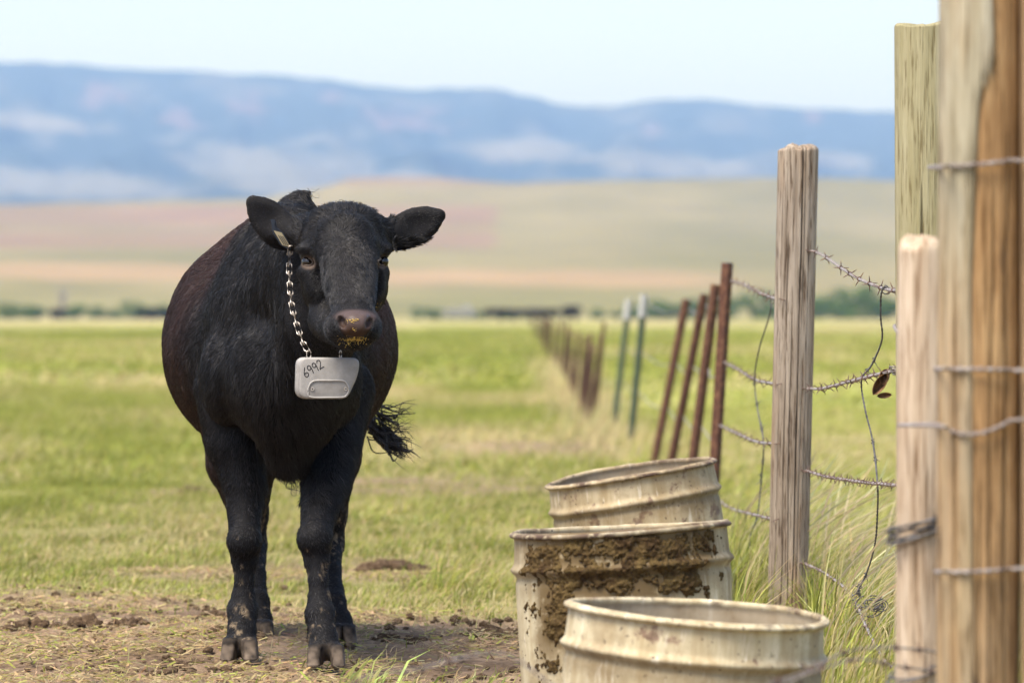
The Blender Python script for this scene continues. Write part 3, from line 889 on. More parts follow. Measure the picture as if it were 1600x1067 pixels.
tangle('wire_knot', P(1400, 580, 14.75), (.03, .03, .014), 7, 2.4, .0019, wm.m, 'bundle of grey wire wrapped at the greenish post above the dead leaf')
lm = M('dead_leaf', .95, .03); lm.color(lm.ramp(lm.noise(lm.coord(), 60, 4, .6), [(.35, (.10, .055, .03)), (.65, (.26, .15, .08))]))
def leaf_np(c, L, w, ang, curl):
    u = np.linspace(-1, 1, 13); v = np.linspace(-1, 1, 7)
    U_, V_ = np.meshgrid(u, v, indexing='ij')
    ww = w * (1 - U_ ** 2) ** .6
    x = U_ * L; y = V_ * ww; z = curl * (V_ ** 2) * w * 2 + .2 * L * U_ ** 2
    ca, sa = math.cos(ang), math.sin(ang)
    return np.stack([c[0] + x * ca - y * sa, c[1] - z, c[2] + x * sa + y * ca], -1).reshape(-1, 3), grid_faces(13, 7)
base = P(1374, 600, 15.25)
V, Fl = join_np([leaf_np((0, 0, 0), .034, .015, 1.0, 1.0), leaf_np((.012, -.01, -.03), .020, .008, .1, .8), leaf_np((.012, .012, .02), .022, .014, 1.3, 1.2)])
lo = obj('dead_leaf', mesh_np('dead_leaf', V, Fl), lm.m, loc=tuple(base))
sol = lo.modifiers.new('thickness', 'SOLIDIFY'); sol.thickness = .0012
tag(lo, 'curled brown dead leaf caught on the second barbed strand', 'leaf')
# wires stapled across the thick split post, one strand each
def post_wire(pts, label, r=.0022):
    (V, Fl), p, s = twisted(spline(pts, 60), r, .04)
    tag(obj('post_wire', mesh_np('post_wire', V - p[0], Fl), wm.m, loc=tuple(p[0])), label, 'wire', 'wires across the thick split post')
def around(y0, y1, y2, lft=1448, dl=11.2, w=0.0):
    rr = .077; cx = (1527 - HX) / FPX * 10.4; out = []
    a = P(lft, y0, dl); out.append(a)
    for th in (-1.25, -.8, -.4, 0, .4, .8):
        f = (th + 1.25) / 2.05
        yy = y0 + (y1 - y0) * min(1, f * 2) if f < .5 else y1 + (y2 - y1) * (f - .5) * 2
        q = P(1527, yy, 10.4)
        out.append(np.array([cx + (rr + .006) * math.sin(th) + .01 * q[2] / 2.1, 10.4 - (rr + .006) * math.cos(th), q[2]]))
    out.append(P(1668 - 20, y2, 10.38 - .101)); out.append(P(1668 + 70, y2, 10.38 - .101))
    return out
post_wire(around(262, 260, 252, 1452, 11.45), 'highest wire stapled across the thick split post')
post_wire(around(576, 576, 578, 1462, 11.45), 'straight wire across the thick split post above the slanting one')
post_wire(around(664, 680, 655, 1405, 11.34), 'slanting wire crossing the pale post and the thick split post')
post_wire(around(892, 890, 886, 1470, 11.45), 'lowest wire stapled across the thick split post')
# wire coiled round the short pale post, and a loop at its foot
def coil(px, py, d, R, turns, span, label, r=.0026):
    c = P(px, py, d)
    t = np.linspace(0, 2 * np.pi * turns, int(26 * turns))
    p = np.stack([(R + .004 * np.sin(t * .31)) * np.sin(t), -(R + .004 * np.sin(t * .31)) * np.cos(t), span * np.sin(t * .83) + .35 * R * np.sin(t) * .8], -1)
    V, Fl = tube_np(p, r, 6)
    tag(obj('wire_coil', mesh_np('wire_coil', V, Fl), wd_.m, loc=tuple(c)), label, 'wire')
coil(1437, 825, 11.4, .0625, 6.3, .016, 'thick coil of dark wire wrapped round the middle of the pale post')
coil(1438, 1046, 11.4, .0625, 2.4, .012, 'loose loop of wire round the foot of the pale post')
post_wire(Q((1398, 508, 14.5), (1398, 512, 13.9), (1408, 525, 12.6), (1425, 542, 11.46)), 'short curved wire between the greenish post and the pale post')
# a loose strand in the foreground, fallen from the posts to the ground
barbed(Q((1470, 1050, 11.35), (1400, 1040, 11.0), (1340, 1030, 10.7), (1280, 1046, 10.4), (1200, 1075, 10.3), (1050, 1110, 10.0), (900, 1090, 9.9), (800, 1026, 9.9), (735, 1024, 9.85), (650, 1046, 9.8), (560, 1064, 9.7), (420, 1180, 9.4), (250, 1425, 9.0), (120, 1475, 9.0)), 'loose grey barbed strand fallen from the posts, close in front of the drums', 120, .22, .0013, bs=1.0)
barbed(Q((1478, 1020, 11.35), (1400, 1012, 10.9), (1330, 1016, 10.8), (1260, 1048, 10.5), (1180, 1085, 10.2), (1120, 1190, 10.0), (1060, 1355, 10.1), (1000, 1368, 10.1)), 'second loose grey strand hanging from the pale post to the ground', 90, .22, .0014, bs=1.0)

# ================================================================== cut-down drums
def drum_mat(name, tint, rustamt, seed):
    m = M(name, .5, .4)
    v = m.coord(); vs = m.coord((1, 1, .12))
    mp = m.n('ShaderNodeVectorMath', operation='ADD'); mp.inputs[1].default_value = (seed * 3.1, seed * 1.7, seed * .9)
    m.link(v, mp.inputs[0]); v = mp.outputs[0]
    c = m.ramp(m.noise(v, 6, 5, .6), [(.3, tuple(k * .82 for k in tint)), (.7, tint)])
    streak = m.ramp(m.noise(vs, 22, 5, .65), [(.40, 0), (.64, .7)])
    c = m.mix(streak, c, (.30, .215, .10))
    blot = m.ramp(m.noise(v, 7, 6, .7), [(.46, 0), (.64, .8)])
    c = m.mix(blot, c, (.27, .205, .115))
    pale = m.ramp(m.noise(vs, 60, 4, .6), [(.60, 0), (.68, .6)])
    c = m.mix(pale, c, (.72, .66, .52))
    r1 = m.ramp(m.noise(v, 11, 6, .7), [(.63 - rustamt, 0), (.68 - rustamt, .85)])
    c = m.mix(r1, c, m.ramp(m.noise(v, 50, 4, .6), [(.35, (.10, .055, .04)), (.65, (.26, .17, .12))]))
    sp = m.ramp(m.noise(v, 70, 3, .5), [(.66, 0), (.70, .9)])
    c = m.mix(sp, c, (.07, .045, .035))
    st = m.math('MULTIPLY', m.attr('stain', 'Fac'), m.ramp(m.noise(v, 24, 6, .7), [(.22, 0), (.44, .95)]))
    c = m.mix(st, c, (.115, .075, .030))
    wear = m.math('MULTIPLY', m.attr('wear', 'Fac'), m.ramp(m.noise(v, 38, 4, .6), [(.46, 0), (.64, 1)] if seed == 1 else [(.28, 0), (.50, 1)]))
    c = m.mix(wear, c, (.085, .055, .04))
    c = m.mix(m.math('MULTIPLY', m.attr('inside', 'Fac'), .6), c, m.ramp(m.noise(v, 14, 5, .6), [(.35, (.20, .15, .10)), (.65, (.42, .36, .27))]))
    m.b.inputs['Specular IOR Level'].default_value = .2
    m.color(c).rough(m.ramp(m.noise(v, 20, 4, .6), [(.3, .55), (.7, .9)])).bump(m.noise(v, 40, 5, .6), .25, .004)
    return m.m

def drum_profile(H, R):
    """(radius, height) from inner floor over the rim down the outside"""
    inn = [(0, .03), (R - .03, .03), (R - .008, .045)]
    zi = np.linspace(.06, H - .018, 26)
    out_z = np.linspace(H - .018, .004, 70)
    rib = lambda z: .0115 * np.exp(-((z - (H - .097)) / .0105) ** 2) - .004 * np.exp(-((z - (H - .118)) / .010) ** 2) - .003 * sstep(H - .085, H - .02, z)
    inn += [(R - .0035 + rib(z), z) for z in zi]
    bead = [(R - .003 + .0075 * math.cos(a), H - .009 + .0085 * math.sin(a)) for a in np.linspace(math.pi * 1.15, -.35 * math.pi, 12)]
    return np.array(inn + bead + [(R + rib(z), z) for z in out_z] + [(R - .006, 0), (0, 0.001)])

def drum(px, d, rimpy, R, tilt_right, tilt_cam, mat, label, seed, dents=(), stain=None):
    c = P(px, rimpy, d)
    base_z = float(gz(c[0], d)) - .015
    Rm = Matrix.Rotation(tilt_cam, 3, 'X') @ Matrix.Rotation(tilt_right, 3, 'Y')
    H = float((c[2] - base_z) / (Rm @ Vector((0, 0, 1)))[2])
    b = Vector(c) - Rm @ Vector((0, 0, H))
    root = empty('steel_drum', b)
    root.rotation_euler = Rm.to_euler()
    pr = drum_profile(H, R); nc = 128
    th = np.linspace(-np.pi, np.pi, nc, endpoint=False)
    r = np.repeat(pr[:, :1], nc, 1); z = np.repeat(pr[:, 1:], nc, 1); Tq = np.tile(th, (len(pr), 1))
    k = sstep(.02, .12, r)
    r = r * (1 + k * (.006 * np.cos(2 * Tq + seed) + .003 * vnoise3(np.cos(Tq) * 2, np.sin(Tq) * 2, z * 4, seed)))
    for t0, z0, w, hh, dep in dents:
        r = r - k * dep * np.exp(-((Tq - t0) / w) ** 2 - ((z - z0 * H) / hh) ** 2)
    z = z + (z > .1) * (.0035 * np.cos(2 * Tq + seed * 2) + .002 * vnoise2(Tq * 3, Tq * 0, seed))
    V = np.stack([r * np.sin(Tq), -r * np.cos(Tq), z], -1).reshape(-1, 3)
    me = mesh_np('shell', V, grid_faces(len(pr), nc, True))
    wear = np.exp(-((z - (H - .004)) / .012) ** 2) * .9 + .35 * np.exp(-((z - (H - .097)) / .012) ** 2)
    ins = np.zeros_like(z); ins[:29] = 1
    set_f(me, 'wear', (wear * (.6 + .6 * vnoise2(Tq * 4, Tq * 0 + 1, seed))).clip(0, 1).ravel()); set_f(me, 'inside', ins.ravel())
    set_f(me, 'stain', (stain(Tq, z, H) * (1 - ins)).ravel() if stain is not None else (.55 * np.exp(-((z - (H - .125)) / .03) ** 2) * (1 - ins) + .35 * np.exp(-((z - .03) / .08) ** 2) + .4 * ins).clip(0, 1).ravel())
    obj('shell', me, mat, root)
    bp = np.stack([(R + .0035) * (1 + .006 * np.cos(2 * th + seed)) * np.sin(th), -(R + .0035) * (1 + .006 * np.cos(2 * th + seed)) * np.cos(th), np.full(nc, H - .010) + .0035 * np.cos(2 * th + seed * 2)], -1)
    Vb, Fb = tube_np(bp, .0062, 8, closed=True)
    rb = mesh_np('rolled_rim', Vb, Fb); set_f(rb, 'wear', np.repeat(((.55 if seed == 1 else 1.15) * (.7 + .6 * vnoise2(th * 5, th * 0, seed + 3))).clip(0, 1), 8)); set_f(rb, 'inside', np.zeros(len(Vb)))
    obj('rolled_rim', rb, mat, root)
    tag(root, label, 'drum', 'cut-down steel drums along the fence')
    return root, H
cream = (.62, .53, .345)
MUDS = ((985, 860, 52, 22, 1.25), (1042, 868, 34, 26, 1.1), (848, 878, 26, 20, 1.1), (900, 868, 44, 18, .9), (925, 908, 70, 15, .85), (1052, 908, 26, 20, 1.05), (868, 985, 22, 22, 1.15), (1084, 845, 20, 16, .85), (872, 945, 22, 26, .75), (853, 1046, 9, 9, 1.0), (1108, 838, 5, 9, 1.0))
SMEAR = ((960, 868, 135, 40, 1.0), (940, 912, 105, 26, 1.0), (862, 955, 28, 62, 1.0), (1080, 850, 30, 26, 1.0))
def mud_mask(T_, Z_, H, grow=1.0):
    pxq = 969 + 169 * np.sin(T_); pyq = 822 + (H - Z_) * FPX / 14.13 - 10 * np.sin(T_) + 8 * np.cos(T_)
    mk = np.full(pxq.shape, -1.0)
    for cx, cy, sx, sy, w in MUDS:
        mk = np.maximum(mk, w * np.exp(-((pxq - cx) / (sx * grow)) ** 4 * .5 - ((pyq - cy) / (sy * grow)) ** 4 * .5))
    return np.where(np.cos(T_) > 0, mk, -1)
def mud_stain(T_, Z_, H):
    pxq = 969 + 169 * np.sin(T_); pyq = 822 + (H - Z_) * FPX / 14.13 - 10 * np.sin(T_) + 8 * np.cos(T_); s_ = np.zeros(pxq.shape)
    for cx, cy, sx, sy, w in SMEAR: s_ = np.maximum(s_, np.exp(-((pxq - cx) / sx) ** 4 * .5 - ((pyq - cy) / sy) ** 4 * .5))
    s_ = np.where(np.cos(T_) > 0, s_, 0)
    return np.clip(1.25 * s_, 0, 1) + .25 * np.exp(-((Z_ - .05) / .12) ** 2)
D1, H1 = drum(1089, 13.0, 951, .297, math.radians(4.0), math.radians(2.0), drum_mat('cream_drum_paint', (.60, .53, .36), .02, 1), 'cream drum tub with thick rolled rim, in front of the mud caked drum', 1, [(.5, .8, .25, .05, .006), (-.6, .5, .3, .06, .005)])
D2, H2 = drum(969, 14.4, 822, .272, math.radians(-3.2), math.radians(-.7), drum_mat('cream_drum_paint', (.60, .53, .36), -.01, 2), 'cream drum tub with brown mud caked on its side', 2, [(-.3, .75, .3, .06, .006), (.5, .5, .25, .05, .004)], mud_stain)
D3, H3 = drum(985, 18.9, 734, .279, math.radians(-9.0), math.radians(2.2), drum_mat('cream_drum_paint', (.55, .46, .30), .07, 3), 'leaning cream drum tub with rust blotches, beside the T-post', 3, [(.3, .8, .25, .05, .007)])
# caked mud on the middle drum
pr = drum_profile(H2, .272)[41:-2]
nc = 270; th = np.linspace(-1.2, 1.2, nc); hz = np.linspace(H2 - .012, .02, 200)
rr = np.interp(hz, pr[::-1, 1], pr[::-1, 0])
Zq, Tq = np.meshgrid(hz, th, indexing='ij')
mk = mud_mask(Tq, Zq, H2)
n1 = fbm3(np.sin(Tq) * 9, np.cos(Tq) * 9, Zq * 34, 4, 7); n2 = fbm3(np.sin(Tq) * 34, np.cos(Tq) * 34, Zq * 130, 3, 8)
thk = np.clip(mk - .58 + 1.3 * n1 + .7 * n2, -1, 1) * .0062
thk = np.where(thk > 0, thk * (1 + .9 * n2) + .0012, -.002)
r = rr[:, None] * 1.0 + thk + .0015
V = np.stack([r * np.sin(Tq), -r * np.cos(Tq), Zq], -1).reshape(-1, 3)
F = grid_faces(len(hz), nc)[:, ::-1]
keep = (thk.ravel()[F] > 0).any(1)
F = F[keep]; used = np.unique(F); remap = -np.ones(len(V), int); remap[used] = np.arange(len(used))
mud = M('dried_mud', .95, .1)
mv = mud.coord(); mn = mud.noise(mv, 70, 6, .7); mn2 = mud.noise(mv, 16, 4, .6)
mud.color(mud.mix(m_ := mud.ramp(mn2, [(.35, 0), (.65, 1)]), mud.ramp(mn, [(.3, (.026, .015, .007)), (.7, (.095, .058, .026))]), mud.ramp(mn, [(.3, (.065, .042, .015)), (.7, (.19, .13, .05))]))).bump(mn, 1, .012)
o = obj('caked_mud', mesh_np('caked_mud', V[used], remap[F]), mud.m, D2)
o['label'] = 'dried brown mud caked over the upper side of the drum'
# ================================================================== signed distance sculpting
class Sdf:
    def __init__(s, xs, ys, zs):
        s.ax = [np.asarray(a, np.float32) for a in (xs, ys, zs)]
        s.f = np.full([len(a) for a in s.ax], 1.0, np.float32)
    def box(s, lo, hi):
        sl = []
        for a, l, h in zip(s.ax, lo, hi):
            i0, i1 = np.searchsorted(a, l), np.searchsorted(a, h)
            sl.append(slice(max(0, i0 - 1), min(len(a), i1 + 1)))
        return tuple(sl)
    def grid(s, sl):
        return (s.ax[0][sl[0]][:, None, None], s.ax[1][sl[1]][None, :, None], s.ax[2][sl[2]][None, None, :])
    def comb(s, sl, d, k, op):
        a = s.f[sl]
        if op == 'sub':
            h = np.clip(.5 - .5 * (a + d) / k, 0, 1); r = a * (1 - h) - d * h + k * h * (1 - h)
        else:
            h = np.clip(.5 + .5 * (a - d) / k, 0, 1); r = a * (1 - h) + d * h - k * h * (1 - h)
        s.f[sl] = r
    def ell(s, c, r, k=.02, R=None, op='add'):
        c = np.asarray(c, float); r = np.asarray(r, float); m = r.max() if R is not None else r
        mg = k * 1.3 + .03
        sl = s.box(c - m - mg, c + m + mg)
        x, y, z = s.grid(sl); x, y, z = x - c[0], y - c[1], z - c[2]
        if R is not None:
            x, y, z = [R[0, i] * x + R[1, i] * y + R[2, i] * z for i in range(3)]
        k0 = np.sqrt((x / r[0]) ** 2 + (y / r[1]) ** 2 + (z / r[2]) ** 2) + 1e-6
        k1 = np.sqrt((x / r[0] ** 2) ** 2 + (y / r[1] ** 2) ** 2 + (z / r[2] ** 2) ** 2) + 1e-6
        s.comb(sl, (k0 * (k0 - 1) / k1).astype(np.float32), k, op)
    def cone(s, a, b, ra, rb, k=.02, op='add', sx=1.0):
        """tapered capsule; sx squeezes its width along x"""
        a = np.asarray(a, float); b = np.asarray(b, float); R = max(ra, rb); mg = k * 1.3 + .03
        sl = s.box(np.minimum(a, b) - R - mg, np.maximum(a, b) + R + mg)
        x, y, z = s.grid(sl); ba = b - a; L = (ba ** 2).sum()
        px, py, pz = x - a[0], y - a[1], z - a[2]
        h = np.clip((px * ba[0] + py * ba[1] + pz * ba[2]) / L, 0, 1)
        d = np.sqrt(((px - ba[0] * h) * sx) ** 2 + (py - ba[1] * h) ** 2 + (pz - ba[2] * h) ** 2) - (ra + (rb - ra) * h)
        s.comb(sl, d.astype(np.float32), k, op)
    def claw(s, c, b, r, splay, k=.010):
        c = np.asarray(c, float); sl = s.box(c - np.array(b) * 1.8 - .03, c + np.array(b) * 1.8 + .05)
        x, y, z = s.grid(sl); x, y, z = x - c[0], y - c[1], z - c[2]
        x = x - splay * (.03 - z) - splay * -y * .6; y = y + (.03 - z) * .55 * (y < 0)       # wall slopes forward to the toe
        tx = 1 + np.clip(-y, 0, .06) * 4.5                                    # narrows to the toe
        q = [np.abs(x * tx) - b[0] + r, np.abs(y) - b[1] + r, np.abs(z) - b[2] + r]
        d = np.sqrt(sum(np.maximum(i, 0) ** 2 for i in q)) + np.minimum(np.maximum(np.maximum(q[0], q[1]), q[2]), 0) - r
        s.comb(sl, d.astype(np.float32), k, 'add')
    def chain(s, pts, rads, k=.02, sx=1.0):
        for i in range(len(pts) - 1): s.cone(pts[i], pts[i + 1], rads[i], rads[i + 1], k, sx=sx)
    def mesh(s):
        f = s.f; ins = f < 0
        nx, ny, nz = f.shape
        cnt = np.zeros((nx - 1, ny - 1, nz - 1), np.int8)
        for dx in (0, 1):
            for dy in (0, 1):
                for dz in (0, 1):
                    cnt += ins[dx:nx - 1 + dx, dy:ny - 1 + dy, dz:nz - 1 + dz]
        act = (cnt > 0) & (cnt < 8)
        I, J, K = np.nonzero(act)
        idx = -np.ones(act.shape, np.int32); idx[I, J, K] = np.arange(len(I))
        acc = np.zeros((len(I), 3)); num = np.zeros(len(I))
        cs = [(dx, dy, dz) for dx in (0, 1) for dy in (0, 1) for dz in (0, 1)]
        val = {c: f[I + c[0], J + c[1], K + c[2]] for c in cs}
        pos = {c: np.stack([s.ax[0][I + c[0]], s.ax[1][J + c[1]], s.ax[2][K + c[2]]], -1) for c in cs}
        for c in cs:
            for k in range(3):
                if c[k] == 0:
                    e = list(c); e[k] = 1; e = tuple(e)
                    va, vb = val[c], val[e]; m = (va < 0) != (vb < 0)
                    t = va[m] / (va[m] - vb[m])
                    acc[m] += pos[c][m] + (pos[e][m] - pos[c][m]) * t[:, None]; num[m] += 1
        V = acc / num[:, None]
        Fs = []
        for k in range(3):
            sa = [slice(None)] * 3; sb = [slice(None)] * 3; sa[k] = slice(0, -1); sb[k] = slice(1, None)
            a, b = ins[tuple(sa)], ins[tuple(sb)]
            ch = a != b
            q = np.argwhere(ch)
            u, w = [(1, 2), (2, 0), (0, 1)][k]
            ok = (q[:, u] > 0) & (q[:, w] > 0) & (q[:, u] < f.shape[u] - 1) & (q[:, w] < f.shape[w] - 1)
            q = q[ok]; flip = a[tuple(q.T)]
            def cell(du, dw):
                r = q.copy(); r[:, u] += du; r[:, w] += dw
                return idx[tuple(r.T)]
            fc = np.stack([cell(-1, -1), cell(0, -1), cell(0, 0), cell(-1, 0)], -1)
            fc[~flip] = fc[~flip][:, ::-1]
            Fs.append(fc)
        return V, np.concatenate(Fs)

def relax(V, F, it, lam=.5):
    E = np.concatenate([F[:, [0, 1]], F[:, [1, 2]], F[:, [2, 3]], F[:, [3, 0]]])
    n = len(V); deg = np.bincount(E.ravel(), minlength=n)[:, None]
    for i in range(it):
        S = np.zeros_like(V)
        for c in range(3):
            S[:, c] = np.bincount(E[:, 0], V[E[:, 1], c], n) + np.bincount(E[:, 1], V[E[:, 0], c], n)
        l = lam if i % 2 == 0 else -lam * 1.04
        V = V + l * (S / np.maximum(deg, 1) - V)
    return V

def vnormals(V, F):
    N = np.cross(V[F[:, 2]] - V[F[:, 0]], V[F[:, 3]] - V[F[:, 1]])
    n = len(V); S = np.zeros_like(V)
    for k in range(4):
        for c in range(3): S[:, c] += np.bincount(F[:, k], N[:, c], n)
    return S / (np.linalg.norm(S, axis=1)[:, None] + 1e-12)

def far_cow():
    s = Sdf(np.arange(-1.3, 1.3, .05), np.arange(-.5, .5, .05), np.arange(-.1, 1.6, .05))
    s.ell((0, 0, .88), (.78, .33, .37), .08)
    s.ell((-.5, 0, .95), (.35, .27, .32), .08); s.ell((.5, 0, .95), (.34, .26, .34), .08)
    s.cone((.6, 0, 1.05), (.98, 0, 1.05), .2, .13, .08); s.cone((.98, 0, 1.08), (1.16, 0, .92), .12, .075, .04)
    for x in (-.58, .5):
        for y in (-.15, .15): s.chain([(x, y, .75), (x + .03, y, .4), (x, y, 0.04)], [.13, .07, .06], .05)
    s.cone((-.8, 0, 1.15), (-.88, 0, .5), .04, .035, .04)
    V, F = s.mesh(); return relax(V, F, 4), F

# ================================================================== the black cow
SC8 = lambda px, d: px * d / FPX
xs = np.arange(P(236, 0, 17.2)[0], P(712, 0, 15.6)[0], .0060)
ys = np.concatenate([np.arange(15.36, 16.10, .0052), np.arange(16.10, 18.12, .012)])
zs = np.arange(-.03, 1.45, .0060)
S = Sdf(xs, ys, zs)
def E(px, py, d, rx, rz, rd, k=.05, R=None, op='add'):       # ellipsoid: pixel radii across and up, metres in depth
    S.ell(P(px, py, d), (SC8(rx, d), rd, SC8(rz, d)), k, R, op)
def C(a, b, k=.04, op='add', sx=1.0):                        # (px,py,d,r_px) pairs
    S.cone(P(*a[:3]), P(*b[:3]), SC8(a[3], a[2]), SC8(b[3], b[2]), k, op, sx)
def CH(lst, k=.03, sx=1.0):
    for a, b in zip(lst[:-1], lst[1:]): C(a, b, k, sx=sx)
# trunk
E(438, 552, 17.12, 179, 166, .66, .06)           # barrel
E(434, 520, 17.25, 166, 168, .55, .08)
E(452, 488, 17.62, 138, 138, .40, .10)           # rump
E(440, 530, 16.72, 122, 165, .38, .03)           # shoulders
E(445, 585, 16.42, 100, 112, .25, .06)
E(352, 590, 16.50, 40, 72, .14, .04); E(530, 590, 16.44, 34, 70, .14, .04)           # chest
C((440, 400, 16.75, 66), (455, 395, 17.55, 62), .12)  # back line
C((452, 372, 16.55, 62), (464, 340, 16.62, 34), .06)  # withers
C((458, 325, 16.62, 17), (470, 307, 16.62, 9), .03)
C((470, 307, 16.62, 8), (489, 299, 16.62, 1.5), .012)
# neck and throat
C((434, 490, 16.55, 102), (508, 420, 16.12, 66), .05)
C((422, 425, 16.55, 52), (482, 385, 16.2, 52), .06)
C((500, 500, 16.12, 62), (462, 630, 16.30, 62), .08)
C((460, 600, 16.28, 60), (452, 712, 16.34, 34), .07)  # brisket
# front legs
CH([(366, 610, 16.62, 62), (370, 690, 16.60, 47), (379, 752, 16.58, 33), (382, 800, 16.56, 26), (382, 846, 16.52, 25), (382, 872, 16.52, 20), (382, 905, 16.52, 14.5), (380, 930, 16.52, 16.5), (379, 955, 16.51, 21.5), (378, 985, 16.48, 21), (377, 1004, 16.46, 22)], .014)
E(381, 845, 16.485, 27, 26, .040, .02)
E(379, 950, 16.55, 24, 20, .035, .02)
CH([(528, 610, 16.55, 56), (521, 690, 16.48, 43), (509, 752, 16.40, 33), (499, 800, 16.34, 27.5), (492, 843, 16.29, 25), (495, 875, 16.27, 19), (497, 905, 16.25, 14.5), (499, 935, 16.24, 16.5), (500, 960, 16.22, 22), (504, 992, 16.19, 21.5), (507, 1010, 16.17, 22.5)], .014)
E(491, 840, 16.255, 27, 28, .040, .02)
E(500, 955, 16.27, 24.5, 20, .035, .02)
# hind legs
CH([(385, 600, 17.62, 88), (378, 720, 17.62, 54), (388, 800, 17.78, 30), (394, 850, 17.82, 21), (399, 900, 17.62, 14), (404, 940, 17.50, 16), (408, 968, 17.44, 15.5), (411, 984, 17.40, 16)], .02)
CH([(505, 600, 17.50, 88), (512, 715, 17.48, 50), (516, 800, 17.60, 25), (516, 850, 17.62, 20), (518, 895, 17.45, 13.5), (524, 940, 17.28, 15), (532, 968, 17.22, 15), (538, 988, 17.18, 16)], .02)
# claws: two per foot
CLAWS = [(361, 1012, 16.46, 13.5, -3), (390, 1012, 16.44, 14.5, 2), (494, 1022, 16.17, 13.5, -2), (526, 1022, 16.15, 12.5, 3), (401, 988, 17.38, 11, -2), (417, 988, 17.37, 11, 2), (527, 997, 17.16, 10.5, -2), (546, 996, 17.14, 11, 3)]
for px, py, d, r, sp in CLAWS:
    w = SC8(r * .90, d)
    S.claw((P(px, 0, d)[0], d - .020, .030), (w, .046, .036), .012, sp * .03)
# cleft between the claws
for a, b, d, r in (((376, 1030), (375, 985), 16.38, 6.0), ((511, 1040), (509, 985), 16.08, 8.0), ((409, 1000), (409, 980), 17.31, 4), ((537, 1010), (536, 985), 17.08, 4)):
    C((a[0], a[1], d, r), (b[0], b[1], d - .01, r * .6), .010, 'sub')
# cut feet at the ground
# head
E(537, 382, 15.95, 70, 56, .135, .03)            # cranium
E(538, 354, 15.97, 50, 27, .10, .03)             # poll
C((540, 392, 15.84, 54), (553, 490, 15.60, 32), .025)  # face
E(503, 438, 15.94, 32, 55, .14, .03)             # jaws
E(582, 438, 15.94, 24, 52, .13, .03)
C((515, 500, 15.86, 34), (548, 528, 15.66, 22), .03)   # lower jaw
E(552, 507, 15.575, 39, 30, .075, .02)          # muzzle
E(525, 513, 15.59, 19, 23, .06, .02); E(580, 513, 15.59, 16, 22, .06, .02)   # lips
E(552, 536, 15.59, 26, 12, .055, .018)           # chin
E(555, 508, 15.515, 28, 20, .034, .014)          # nose pad
# brow ridges, eye sockets, lids
for px, py, d, s_ in ((482, 409, 15.845, -1), (597, 408, 15.875, 1)):
    E(px + s_ * -5, py - 20, d + .034, 23, 10, .05, .018)
    E(px - 2 - 5 * (s_ > 0), py + 17, d + .05, 15, 12, .04, .02)
    E(px - s_ * 16, py + 26, d - .058, 9, 22, .036, .035, op='sub')
    E(px, py, d - .006, 12.5, 9.0, .026, .008, op='sub')
E(541, 420, 15.74, 16, 40, .03, .03)             # bridge
# nostrils and mouth
def rotY(a):
    c, s_ = math.cos(a), math.sin(a); return np.array([[c, 0, s_], [0, 1, 0], [-s_, 0, c]])
E(533, 501, 15.485, 6.5, 13.5, .050, .006, rotY(-.55), 'sub'); E(579, 501, 15.490, 6.0, 13, .050, .006, rotY(.50), 'sub')
C((514, 534, 15.545, 1.6), (553, 530.5, 15.500, 1.8), .006, 'sub'); C((553, 530.5, 15.500, 1.8), (592, 532, 15.55, 1.6), .006, 'sub')
# ears: flattened leaf, hollowed on the camera side
def ear(cx, cy, d, L, wd, ang, yaw, side):
    """ang: direction of the tip in the picture plane (radians, up positive), yaw: how far the ear's face is turned"""
    u = np.array([math.cos(ang) * math.cos(yaw), math.sin(yaw), math.sin(ang)]); u /= np.linalg.norm(u)
    v = np.cross([0, 1, 0], u); v /= np.linalg.norm(v)
    w = np.cross(u, v)
    R = np.stack([u, v, w], 1)
    c = P(cx, cy, d)
    S.ell(c, (SC8(L, d), SC8(wd, d), .019), .02, R)
    S.cone(c + u * SC8(L * .55, d), c + u * SC8(L * .98, d), .026, .014, .024)
    S.ell(c + u * SC8(6, d) - (w if w[1] > 0 else -w) * .034, (SC8(L * .80, d), SC8(wd * .70, d), .024), .016, R, 'sub')
    return c, u
EARL = ear(426, 348, 16.02, 47, 29, math.pi - .80, .10, -1)
EARR = ear(645, 355, 16.02, 47, 29, .42, .10, 1)
C((470, 370, 16.0, 22), (446, 362, 16.03, 19), .03); C((596, 368, 16.0, 22), (618, 366, 16.03, 18), .03)
# tail down the rump and out to the right
TAIL = [P(470, 360, 17.95), P(478, 420, 18.04), P(500, 520, 18.05), P(540, 610, 18.0), P(578, 662, 17.95)]
S.chain(TAIL, [.045, .032, .026, .022, .018], .03)
V, F = S.mesh()
V = relax(V, F, 4, .45)
V[:, 2] = np.maximum(V[:, 2], .004)
# keep only the connected body
N = vnormals(V, F)
PX, PY = HX + V[:, 0] / V[:, 1] * FPX, HY - (V[:, 2] - EYE) / V[:, 1] * FPX
# fleshy unevenness and coat relief
rel = .004 * fbm3(V[:, 0] * 9, V[:, 1] * 9, V[:, 2] * 9, 2, 5) * sstep(16.2, 16.6, V[:, 1]) + .0014 * fbm3(V[:, 0] * 60, V[:, 1] * 60, V[:, 2] * 30, 2, 6) * (V[:, 2] > .1)
V = V + N * rel[:, None]
cow_o = np.array([P(440, 0, 16.9)[0], 16.9, 0])
cow = empty('cow', tuple(cow_o))
tag(cow, 'stocky black cow with brown flanks facing the camera, grey box hung on neck chain', 'cow')
me = mesh_np('body', V - cow_o, F)
